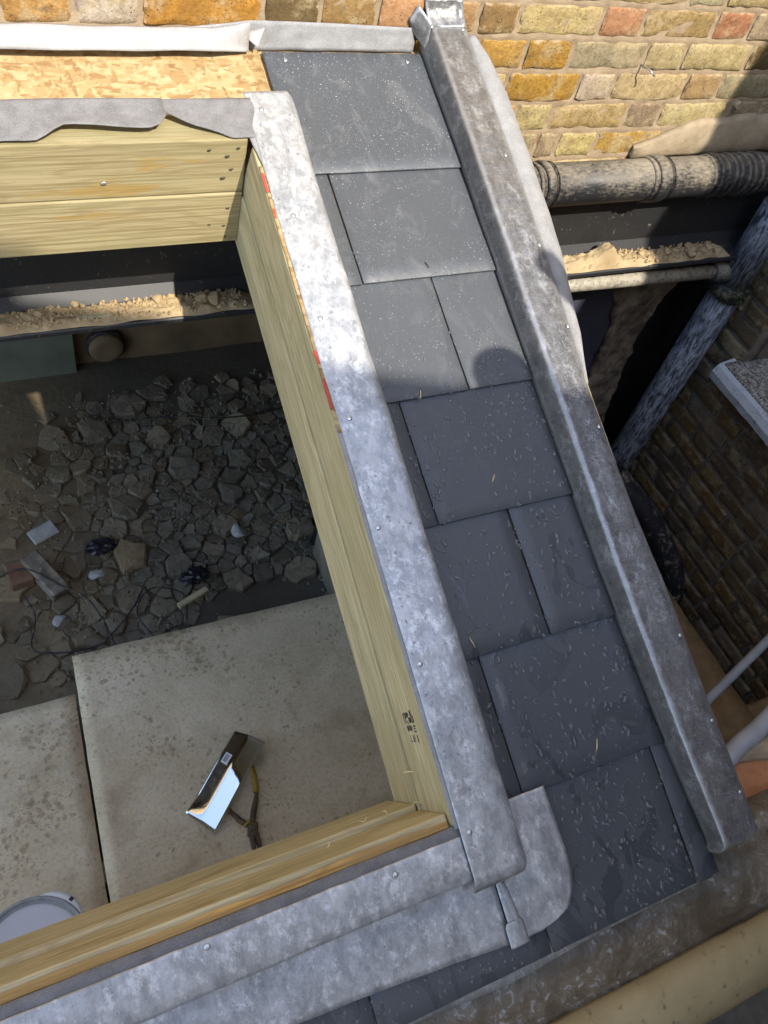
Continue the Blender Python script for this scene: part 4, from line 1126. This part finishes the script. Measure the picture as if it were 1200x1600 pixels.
# ================================================================== GUTTER, TERRACOTTA END
def gutter():
    Gt = empty('eaves_gutter', (0, -1.74, -.85), 'broad moulded eaves gutter with wet brown channel and khaki lip', 'gutter')
    ch = [(-1.56, -.700), (-1.60, -.698), (-1.64, -.700), (-1.665, -.703), (-1.69, -.709), (-1.71, -.719), (-1.724, -.732), (-1.733, -.742), (-1.739, -.744)]
    lp = [(-1.7395, -.744), (-1.745, -.735), (-1.752, -.726), (-1.764, -.720), (-1.78, -.718), (-1.80, -.722), (-1.82, -.732), (-1.838, -.750), (-1.848, -.775), (-1.852, -.81), (-1.85, -.86)]
    for nm, pr, mt, a in (('channel', ch, 'gutter', .0035), ('lip', lp, 'lip', .0025)):
        rows = []
        for i in range(150):
            x = -1.75+2.9*i/149
            rows.append([Vector((x, y+.003*nz(x*4, k*.3, 1), z+a*nz(x*8, y*14, 3)+a*.5*nz(x*24, y*30, 6)*(1 if 0 < k < len(pr)-1 else 0))) for k, (y, z) in enumerate(pr)])
        sheet(nm, rows, MAT[mt], .012, Gt)
    # eaves support tray peeping out below the slates
    rows = [[RW(-1.70+j*2.55/60, 1.735+i*.056/5+(.010*math.exp(-(((-1.70+j*2.55/60)-.42)/.12)**2)*i/5), -.0125-.0022*i) for j in range(61)] for i in range(6)]
    sheet('eaves_tray', rows, MAT['lead'], .002, Gt)
    T = empty('terracotta_block', (1.25, -1.56, -.83), 'orange terracotta block with pale cement at the right edge beside the kerb', 'block')
    v = []; f = []; N, Mq = 26, 20
    for i in range(N):
        x = .965+.42*i/(N-1)
        for k in range(Mq):
            s = k/(Mq-1); y = -1.655+.20*s
            edge = min(s, 1-s)*Mq
            z = -.735-.030*max(0, 1-edge/3.2)**2+.004*nz(x*14, y*14)+.002*nz(x*50, y*50)
            v.append(Vector((x, y, z)))
    for i in range(N-1):
        for k in range(Mq-1): f.append((i*Mq+k, i*Mq+k+1, (i+1)*Mq+k+1, (i+1)*Mq+k))
    rows = [v[i*Mq:(i+1)*Mq] for i in range(N)]
    sheet('block', rows, MAT['terra'], .08, T)
    rows = []
    for i in range(30):
        x = .965+.42*i/29; lo = -1.497+.020*nz(x*9, 3)+.02*nz(x*22, 5)
        rows.append([Vector((x, lo+(-1.452-lo)*k/11, -.728+.010*math.sin(k/11*3.14)-.022*max(0, k/11-.75)*4+.006*nz(x*25, k*.6))) for k in range(12)])
    sheet('cement', rows, MAT['render'], .02, T)
    box('pier', .97, 1.38, -1.64, -1.47, -2.39, -.83, MAT['mortar_dark'], T)
gutter()
# ================================================================== INSIDE: BOARDS, TOOLS, RUBBLE
def boards():
    def bd(pts, zt, label, th=.018):
        n = 30; rows = []
        p00, p10, p01, p11 = [Vector((*q, 0)) for q in pts]
        for i in range(n):
            t = i/(n-1); rr = []
            for j in range(n):
                s = j/(n-1); q = (p00*(1-s)+p10*s)*(1-t)+(p01*(1-s)+p11*s)*t
                rr.append(Vector((q.x+(.003*nz(q.y*12, 4) if j in (0, n-1) else 0), q.y+(.004*nz(q.x*10, 5) if i in (0, n-1) else 0), zt+.006*nz(q.x*1.7, q.y*1.7))))
            rows.append(rr)
        o = sheet('cement_board', rows, MAT['board'], th); tag(o, label, 'board'); return o
    b1 = bd([(-.120, -.239), (1.02, -.256), (-.190, -1.58), (.87, -1.60)], -1.90, 'large stained beige sheet of board under the tin offcut')
    b2 = bd([(-1.55, -.36), (-.137, -.378), (-1.6, -1.58), (-.195, -1.58)], -1.905, 'rain-spotted beige sheet of board at the lower left under the bucket')
    for i, (x, y) in enumerate([(.55, -.5), (.55, -1.3), (-.16, -.95), (-.9, -.5), (-.9, -1.4)]):
        o = box('bearer', x-.32, x+.32, y-.03, y+.03, -2.13, -1.927, MAT['timber'], b1 if i < 3 else b2, .002)
boards()
def tools():
    zt = -1.893
    T = empty('tin_offcut', (.24, -.83, zt), 'shiny folded tin offcut lying on the board', 'metal sheet')
    a, b, c, d = Vector((.099, -.880, zt)), Vector((.308, -.690, zt)), Vector((.390, -.756, zt)), Vector((.164, -.968, zt))
    rows = []
    n, m = 24, 18
    for i in range(n):
        t = i/(n-1); rr = []
        for j in range(m):
            s = j/(m-1)
            p = (a*(1-t)+b*t)*(1-s)+(d*(1-t)+c*t)*s
            ridge = .018*(1-abs(s-.46)/.46) if s < .46 else .018-.004*(s-.46)
            h = .003+ridge+.085*(t-max(0, t-.5-.2*(1-s)))+.022*max(0, .2-t)/.2*max(0, 1-s*2.2)
            rr.append(p+Vector((0, 0, h)))
        rows.append(rr)
    ts = sheet('sheet', rows, MAT['metal'], .0009, T)
    # white printed sticker
    q0 = a*.26+b*.74; ux = (b-a).normalized(); uy = (d-a).normalized()
    cz = .0305
    c0 = a+(b-a)*.68+(d-a)*.23
    def SP(x, y, e=0): return c0+ux*x+uy*y+Vector((0, 0, .0125+.0575+e+.16*y+.0*x))
    mesh('sticker', [SP(-.018, -.011), SP(.018, -.011), SP(.018, .011), SP(-.018, .011), SP(-.018, -.011, .0008), SP(.018, -.011, .0008), SP(.018, .011, .0008), SP(-.018, .011, .0008)], [(0, 1, 2, 3), (4, 5, 6, 7), (0, 1, 5, 4), (1, 2, 6, 5), (2, 3, 7, 6), (3, 0, 4, 7)], MAT['white_p'], T)
    v = []; f = []
    for y0 in (-.0065, -.0025, .002):
        x = -.012
        r = random.Random(int(y0*1e5))
        while x < .012:
            w = r.uniform(.001, .003); i = len(v); v += [SP(x, y0, .0014), SP(x+w, y0, .0014), SP(x+w, y0+.003, .0014), SP(x, y0+.003, .0014)]; f.append((i, i+1, i+2, i+3)); x += w+.001
    mesh('print', v, f, MAT['ink'], T)
    # snips, partly below the tin
    N_ = empty('tin_snips', (.285, -.95, -1.899), 'worn tin snips with yellow grips half under the tin offcut', 'snips')
    z = -1.886
    pv = Vector((.278, -.985, z))
    tube('handle', spline([pv+Vector((.004, .01, .002)), (.297, -.94, z), (.318, -.90, z+.002), (.327, -.87, z+.001)], 6), [.008+.0015*math.sin(q*.3) for q in range(19)], MAT['rust'], N_, 12)
    tube('grip', spline([(.322, -.885, z), (.330, -.85, z), (.332, -.80, z), (.318, -.755, z+.002)], 6), .0095, MAT['yellow'], N_, 12)
    tube('handle', spline([pv+Vector((-.004, .008, -.002)), (.252, -.955, z-.002), (.238, -.93, z-.002), (.222, -.905, z-.001)], 6), [.008+.0015*math.sin(q*.3) for q in range(19)], MAT['rust'], N_, 12)
    tube('grip', spline([(.229, -.916, z-.001), (.205, -.885, z-.001), (.175, -.86, z), (.15, -.83, z)], 6), .0095, MAT['yellow'], N_, 12)
    bmq = box_bm(-.022, .022, -.016, .016, -.007, .009, .004, 2)
    bmobj('pivot_plate', bmq, MAT['rust'], N_, Matrix.Translation(pv+Vector((0, -.006, 0))) @ Matrix.Rotation(1.25, 4, 'Z'))
    tube('pivot_bolt', [pv+Vector((0, -.004, .005)), pv+Vector((0, -.004, .013))], [.008, .007], MAT['nail_d'], N_, 12)
    box2 = box_bm(-.012, .012, -.004, .004, -.004, .006, .001)
    bmobj('latch', box2, MAT['yellow'], N_, Matrix.Translation(pv+Vector((-.012, .016, .006))) @ Matrix.Rotation(.5, 4, 'Z'))
    for (e, off) in ((Vector((.262, -1.075, z)), -.007), (Vector((.284, -1.072, z+.002)), .007)):
        s0 = pv+Vector((off, -.018, 0)); dr = (e-s0); sd_ = Vector((-dr.y, dr.x, 0)).normalized()
        v = []
        for t, w, hh in ((0, .010, .007), (.5, .008, .006), (1, .0022, .003)):
            p = s0+dr*t
            v += [p+sd_*w+Vector((0, 0, -hh)), p-sd_*w+Vector((0, 0, -hh)), p-sd_*w*.6+Vector((0, 0, hh)), p+sd_*w*.6+Vector((0, 0, hh))]
        f = [(0, 1, 2, 3), (8, 9, 10, 11)]+[(i*4+j, i*4+(j+1) % 4, (i+1)*4+(j+1) % 4, (i+1)*4+j) for i in (0, 1) for j in range(4)]
        mesh('jaw', v, f, MAT['rust'], N_)
    # bucket with its lid
    Bk = empty('bucket', (-.352, -1.165, -1.905), 'white plastic bucket with splashed grey lid at the lower left corner', 'bucket')
    cx, cy = -.352, -1.165
    tube('body', [(cx, cy, -1.902), (cx, cy, -1.90), (cx, cy, -1.66), (cx, cy, -1.635), (cx, cy, -1.634), (cx, cy, -1.618)], [.104, .106, .122, .123, .1285, .1285], MAT['white_p'], Bk, 48)
    lid = []
    lathe('lid_rim', [(.131, -1.622), (.1315, -1.604), (.1295, -1.600), (.1245, -1.600), (.122, -1.604), (.1195, -1.611), (.1165, -1.6085), (.1145, -1.6115)], cx, cy, MAT['lid_rim'], Bk, 64, False)
    lathe('lid', [(.1165, -1.615), (.116, -1.6125), (.112, -1.6105), (.106, -1.610)], cx, cy, MAT['lid'], Bk, 64)
    # carrying lug with label band on the far side
    lug = []
    rows = [[Vector((cx+(.131+.018*math.sin(s*math.pi)*q)*math.cos(w), cy+(.131+.018*math.sin(s*math.pi)*q)*math.sin(w), -1.606-.004*q)) for q in (0, .5, 1)] for s, w in [(k/20, .30+1.05*k/20) for k in range(21)]]
    sheet('rim_lug', rows, MAT['white_p'], .02, Bk)
    w = .72; rr_ = .1425
    v = [Vector((cx+(rr_+a)*math.cos(w+b), cy+(rr_+a)*math.sin(w+b), -1.6085+e)) for a in (-.006, .004) for b in (-.035, .035) for e in (0, .0015)]
    mesh('label_mark', v, [(0, 1, 3, 2), (4, 6, 7, 5), (0, 4, 5, 1), (2, 3, 7, 6), (1, 5, 7, 3), (0, 2, 6, 4)], MAT['ink'], Bk)
tools()
def rubble():
    r = random.Random(17); seeds = []
    tries = 0
    while tries < 9000:
        tries += 1
        x, y = r.uniform(-.55, 1.35), r.uniform(-.30, 1.28)
        m = r.choice((.024, .030, .036, .044, .054, .066, .08))
        if all((x-a)**2+(y-b)**2 > (.5*(m+c)*1.12)**2*1.6 for a, b, c in seeds): seeds.append((x, y, m))
    def dens(x, y):
        edge = .02+.25*nz(y*2.2, 3)+(.45*max(0, y-.45))
        q = min(1, max(0, (x-edge+.42)/.35))
        if y > .95: q *= max(0, 1-(y-.95)/.25)
        if ((x-.60)/.26)**2+((y+.12)/.12)**2 < 1: q *= .05
        return q
    cells = []
    for i, (x, y, m) in enumerate(seeds):
        if x < -.45 or x > 1.28 or y < -.24 or y > 1.22: continue
        if r.random() > dens(x, y)**.7: continue
        poly = [Vector((x+.14*math.cos(t*math.pi/6), y+.14*math.sin(t*math.pi/6))) for t in range(12)]
        for j, (a, b, c) in enumerate(seeds):
            if i == j or (a-x)**2+(b-y)**2 > .09: continue
            n = Vector((a-x, b-y)); L = n.length; n /= L; k = L*m/(m+c); out = []
            for q in range(len(poly)):
                p0, p1 = poly[q], poly[(q+1) % len(poly)]
                d0 = (p0-Vector((x, y))).dot(n)-k; d1 = (p1-Vector((x, y))).dot(n)-k
                if d0 <= 0: out.append(p0)
                if d0*d1 < 0: out.append(p0+(p1-p0)*(d0/(d0-d1)))
            poly = out
            if len(poly) < 3: break
        if len(poly) >= 3: cells.append((x, y, m, poly))
    cells.sort(key=lambda c: -c[2]); 
    def clod(x, y, m, poly, V, F, o):
        c = sum(poly, Vector((0, 0)))/len(poly); ring = []
        for q in range(len(poly)):
            p0, p1 = poly[q], poly[(q+1) % len(poly)]
            if (p1-p0).length < .006: continue
            ring.append(p0)
            ring.append((p0+p1)/2+(p1-p0).orthogonal()*r.uniform(-.10, .10))
        if len(ring) < 5: return False
        g = r.uniform(.88, .97); h = m*r.uniform(.25, .60)*(.4+.6*dens(x, y)); tx, ty = r.gauss(0, .16), r.gauss(0, .16)
        k = len(V); n = len(ring)
        for f_, zz in ((g, -.04), (g*.98, h*.70), (g*.86, h)):
            for p in ring:
                q = c+(p-c)*f_*(1+r.uniform(-.05, .05)); dz = ((q.x-c.x)*tx+(q.y-c.y)*ty if zz > 0 else 0)
                V.append((q.x-o[0], q.y-o[1], zz+dz+(r.uniform(-.06, .06)*m if zz > 0 else 0)))
        V.append((c.x-o[0], c.y-o[1], h*r.uniform(.95, 1.2)))
        for w in (0, 1):
            for q in range(n): F.append((k+w*n+q, k+w*n+(q+1) % n, k+(w+1)*n+(q+1) % n, k+(w+1)*n+q))
        for q in range(n): F.append((k+2*n+q, k+2*n+(q+1) % n, k+3*n))
        return True
    RV, RF = [], []
    for i, (x, y, m, poly) in enumerate(cells):
        if i >= 300: clod(x, y, m, poly, RV, RF, (0, 0)); continue
        V, F = [], []
        if not clod(x, y, m, poly, V, F, (x, y)): continue
        me = bpy.data.meshes.new('rubble_lump'); me.from_pydata(V, [], F); me.materials.append(MAT['rubble'])
        o = bpy.data.objects.new('rubble_lump', me); COL.objects.link(o); o.location = (x, y, -2.10+.02*nz(x*2, y*2)); o.parent = EARTH
        cc = r.choice(((1, .97, .9), (.86, .85, .80), (1.12, 1.05, .92), (.78, .78, .75), (1, .95, .86)))
        if r.random() < .05: cc = (1.35, 1.2, .95)
        o.color = (*cc, 1)
    if RV: 
        o = mesh('small_rubble', RV, RF, MAT['rubble'], EARTH, mw=Matrix.Translation((0, 0, -2.10))); tag(o, kind='stuff')
    V = []; F = []
    base = [(-1, -1, -.6), (1, -.8, -.5), (.8, 1, -.6), (-.9, .9, -.5), (0, 0, 1)]
    for _ in range(2600):
        x = r.uniform(-.5, 1.3); y = r.uniform(-.25, 1.25)
        if r.random() > max(.06, dens(x, y)): continue
        s = r.choice((.003, .004, .006, .008, .011)); a = r.uniform(0, 6.28); ca, sa = math.cos(a), math.sin(a); k = len(V)
        for (p, q, w) in base: V.append((x+s*(p*ca-q*sa), y+s*(p*sa+q*ca)*r.uniform(.7, 1), -2.085+.02*nz(x*2, y*2)+s*w*.7+r.uniform(0, .03)*dens(x, y)*(s < .007)))
        F += [(k, k+1, k+4), (k+1, k+2, k+4), (k+2, k+3, k+4), (k+3, k, k+4), (k, k+3, k+2, k+1)]
    o = mesh('rubble_crumbs', V, F, MAT['rubble'], EARTH); tag(o, kind='stuff')
rubble()
def debris_items():
    def at(name, x, y, z, bm, mat, rz, label, cat, rx=0.0):
        o = bmobj(name, bm, MAT[mat], None, Matrix.Translation((x, y, z)) @ Matrix.Rotation(rz, 4, 'Z') @ Matrix.Rotation(rx, 4, 'X')); tag(o, label, cat); return o
    at('plaster_scrap', -.122, .413, -2.06, box_bm(-.055, .05, -.035, .03, -.006, .006, .004), 'dull_white', .4, 'white flat scrap of plasterboard on the mud at the left', 'scrap', .15)
    at('brick_offcut', -.150, .20, -2.045, box_bm(-.035, .035, -.10, .10, -.03, .03, .006), 'plaster', .45, 'long grey brick offcut leaning in the rubble at the left', 'brick', .12)
    at('brick_offcut', -.235, .235, -2.06, box_bm(-.045, .045, -.05, .05, -.03, .03, .008), 'dull_brick', .1, 'dull reddish broken brick end beside the grey offcut', 'brick')
    at('timber_offcut', .345, -.055, -2.03, box_bm(-.065, .065, -.012, .012, -.01, .01, .002), 'timber', .35, 'short pale timber offcut lying near the edge of the board', 'offcut')
    for i, (x, y, s, lab) in enumerate([(.03, .145, .032, 'small white plaster crumb near the middle of the rubble'), (-.135, -.01, .028, 'white speckled plaster crumb left of the large board'), (.60, .20, .036, 'bluish white plaster lump among the dark stones')]):
        o = bpy.data.objects.new('plaster_lump', LUMPS[i].copy()); o.data.materials.clear(); o.data.materials.append(MAT['dull_white']); COL.objects.link(o)
        o.location = (x, y, -2.03); o.scale = (s*1.1, s, s*.6); o.rotation_euler = (0, 0, i); tag(o, lab, 'plaster')
    # tangled black cable
    for i, (pts, lab) in enumerate([
        ([(-.36, .20, -2.03), (-.22, .22, -2.0), (-.10, .12, -2.02), (-.02, .02, -2.0), (.02, -.12, -2.02), (.04, -.24, -2.03)], 'thin black cable snaking over the rubble towards the board corner'),
        ([(-.24, .14, -2.04), (-.21, .02, -2.02), (-.24, -.10, -2.03), (-.16, -.15, -2.02), (-.02, -.15, -2.03), (.12, -.05, -2.01), (.20, .08, -2.03)], 'thin black cable looping beside the left board'),
        ([(.20, .90, -2.03), (.45, .88, -2.02), (.70, .80, -2.0), (.95, .82, -2.03), (1.15, .88, -2.03)], 'thin black cable lying across the back of the rubble'),
        ([(.18, -.20, -2.03), (.13, -.08, -2.0), (.20, .01, -2.0), (.31, -.03, -2.02), (.30, -.14, -2.03)], 'thin black cable loop beside the edge of the large board')]):
        o = tube('cable', spline(pts, 10), .0032, MAT['elbow'], None, 8); tag(o, lab, 'cable')
    for (x, y, s, lab) in [(.07, .275, .045, 'crumpled black plastic in the middle of the rubble'), (.38, .05, .045, 'crumpled black plastic beside the pale offcut near the board')]:
        bm = bmesh.new(); bmesh.ops.create_icosphere(bm, subdivisions=3, radius=1)
        for v in bm.verts: v.co *= 1+.45*nz(v.co.x*3+x*20, v.co.y*3, v.co.z*3)+.2*nz(v.co.x*8, v.co.y*8+x, v.co.z*8)
        o = bmobj('plastic_bag', bm, MAT['bag'], None, Matrix.Translation((x, y, -2.04)) @ Matrix.Diagonal((s*1.2, s*.8, s*.5, 1))); tag(o, lab, 'plastic')
    # greenish board and round cap low on the inner back wall
    o = box('green_board', -1.9, .17, 1.30, 1.345, -2.1, -1.35, MAT['green'], None, .004); tag(o, 'grey-green board standing low at the back on the left under the beam', 'board')
    c = empty('drain_cap', (.31, 1.335, -1.98), 'round muddy drain cap on the back wall below the beam', 'cap')
    tube('cap', [(.31, 1.355, -1.985), (.31, 1.31, -1.985), (.31, 1.305, -1.985), (.31, 1.30, -1.985)], [.078, .078, .07, .05], MAT['inner'], c, 28)
    tube('ring', [(.31, 1.355, -1.985), (.31, 1.325, -1.985), (.31, 1.324, -1.985)], [.088, .088, .08], MAT['elbow'], c, 28)
MAT['dull_brick'] = m_mortar('dull_brick_red', (.14, .075, .045), (.20, .12, .075))
MAT['dull_white'] = m_mortar('dusty_white_plaster', (.30, .29, .27), (.42, .41, .39))
MAT['bag'] = plain('black_plastic', (.012, .012, .016), .3, 0, .2, 40, .4)
debris_items()
# ================================================================== BEHIND THE CAMERA: WHAT CASTS THE SHADE
def shade_casters():
    # neighbouring house whose eaves shade the lower half of the picture
    Q = Vector((1.1203, -3.5253, 2.8976)); E_ = Vector((1, -.23907, -.09514))
    H_ = empty('neighbouring_house', (0, -5, -2.39), 'neighbouring pale house, with shade blocks added, standing behind the photographer, out of the frame', 'house')
    v = []
    for t in (-2.5, 1.9):
        p = Q+E_*t
        v += [Vector((p.x, p.y, -2.39)), p, Vector((p.x, p.y-1.8, p.z-.02)), Vector((p.x, p.y-1.8, -2.39))]
    mesh('walls', v, [(0, 1, 5, 4), (1, 2, 6, 5), (2, 3, 7, 6), (3, 0, 4, 7), (0, 3, 2, 1), (4, 5, 6, 7)], MAT['house_render'], H_)
    def shade_block(xa, xb, lift):
        v = []
        for x in (xa, xb):
            p = Q+E_*(x-Q.x)
            v += [Vector((x, p.y-.004, -2.385)), Vector((x, p.y-.004, p.z+lift)), Vector((x, p.y-1.5, p.z+lift)), Vector((x, p.y-1.5, -2.385))]
        mesh('shade_block', v, [(0, 1, 5, 4), (1, 2, 6, 5), (2, 3, 7, 6), (3, 0, 4, 7), (0, 3, 2, 1), (4, 5, 6, 7)], MAT['house_render'], H_)
    shade_block(-1.37, 1.0, .295); shade_block(-1.36, .68, .33)  # unseen blocks added to shade the beam end and the room beneath
    sc = box('scaffold_platform', -1.6, 2.2, -2.75, -1.98, -.88, -.84, MAT['tarp'], None, .004); tag(sc, 'scaffold platform the photographer stands on, out of the frame', 'scaffold')
    for x in (-1.5, 2.1):
        for y in (-2.7, -2.03):
            t = tube('scaffold_tube', [(x, y, -2.39), (x, y, -.885)], .024, MAT['conduit'], sc, 12)
    # the photographer: one continuous body
    J = {'pel': (1.06, -2.10, .06), 'sp': (1.05, -2.06, .30), 'ch': (1.03, -1.98, .52), 'nk': (1.0, -1.87, .70), 'hd0': (.99, -1.80, .80), 'hd': (.985, -1.775, .88), 'top': (.985, -1.775, .93),
         'sl': (.87, -1.95, .60), 'el': (.58, -1.90, .62), 'wl': (.28, -1.80, .74), 'hl': (.12, -1.76, .76),
         'sr': (1.19, -1.96, .60), 'er': (1.32, -1.78, .74), 'wr': (1.17, -1.62, .94), 'hr': (1.13, -1.585, 1.02),
         'kl': (.98, -2.12, -.38), 'al': (.98, -2.20, -.80), 'tl': (.98, -2.06, -.815), 'hpl': (.98, -2.10, -.02), 'kr': (1.15, -2.12, -.38), 'ar': (1.15, -2.22, -.80), 'tr': (1.15, -2.08, -.815), 'hpr': (1.15, -2.10, -.02)}
    Rd = {'pel': .14, 'sp': .13, 'ch': .15, 'nk': .055, 'hd0': .065, 'hd': .080, 'top': .055, 'sl': .07, 'el': .048, 'wl': .032, 'hl': .035, 'sr': .07, 'er': .048, 'wr': .032, 'hr': .040, 'kl': .062, 'al': .042, 'tl': .035, 'hpl': .09, 'kr': .062, 'ar': .042, 'tr': .035, 'hpr': .09}
    ed = [('pel', 'sp'), ('sp', 'ch'), ('ch', 'nk'), ('nk', 'hd0'), ('hd0', 'hd'), ('hd', 'top'), ('ch', 'sl'), ('sl', 'el'), ('el', 'wl'), ('wl', 'hl'), ('ch', 'sr'), ('sr', 'er'), ('er', 'wr'), ('wr', 'hr'), ('pel', 'hpl'), ('hpl', 'kl'), ('kl', 'al'), ('al', 'tl'), ('pel', 'hpr'), ('hpr', 'kr'), ('kr', 'ar'), ('ar', 'tr')]
    ks = list(J)
    me = bpy.data.meshes.new('person'); me.from_pydata([J[k] for k in ks], [(ks.index(a), ks.index(b)) for a, b in ed], [])
    o = bpy.data.objects.new('person', me); COL.objects.link(o); me.materials.append(MAT['cloth'])
    m = o.modifiers.new('skin', 'SKIN'); m.use_smooth_shade = True
    for i, k in enumerate(ks):
        sv = me.skin_vertices[0].data[i]; sv.radius = (Rd[k], Rd[k]); sv.use_root = (k == 'pel')
    o.modifiers.new('sub', 'SUBSURF').render_levels = 2
    tag(o, 'photographer in dark clothes whose head shadow falls on the slates, out of the frame', 'person')
shade_casters()
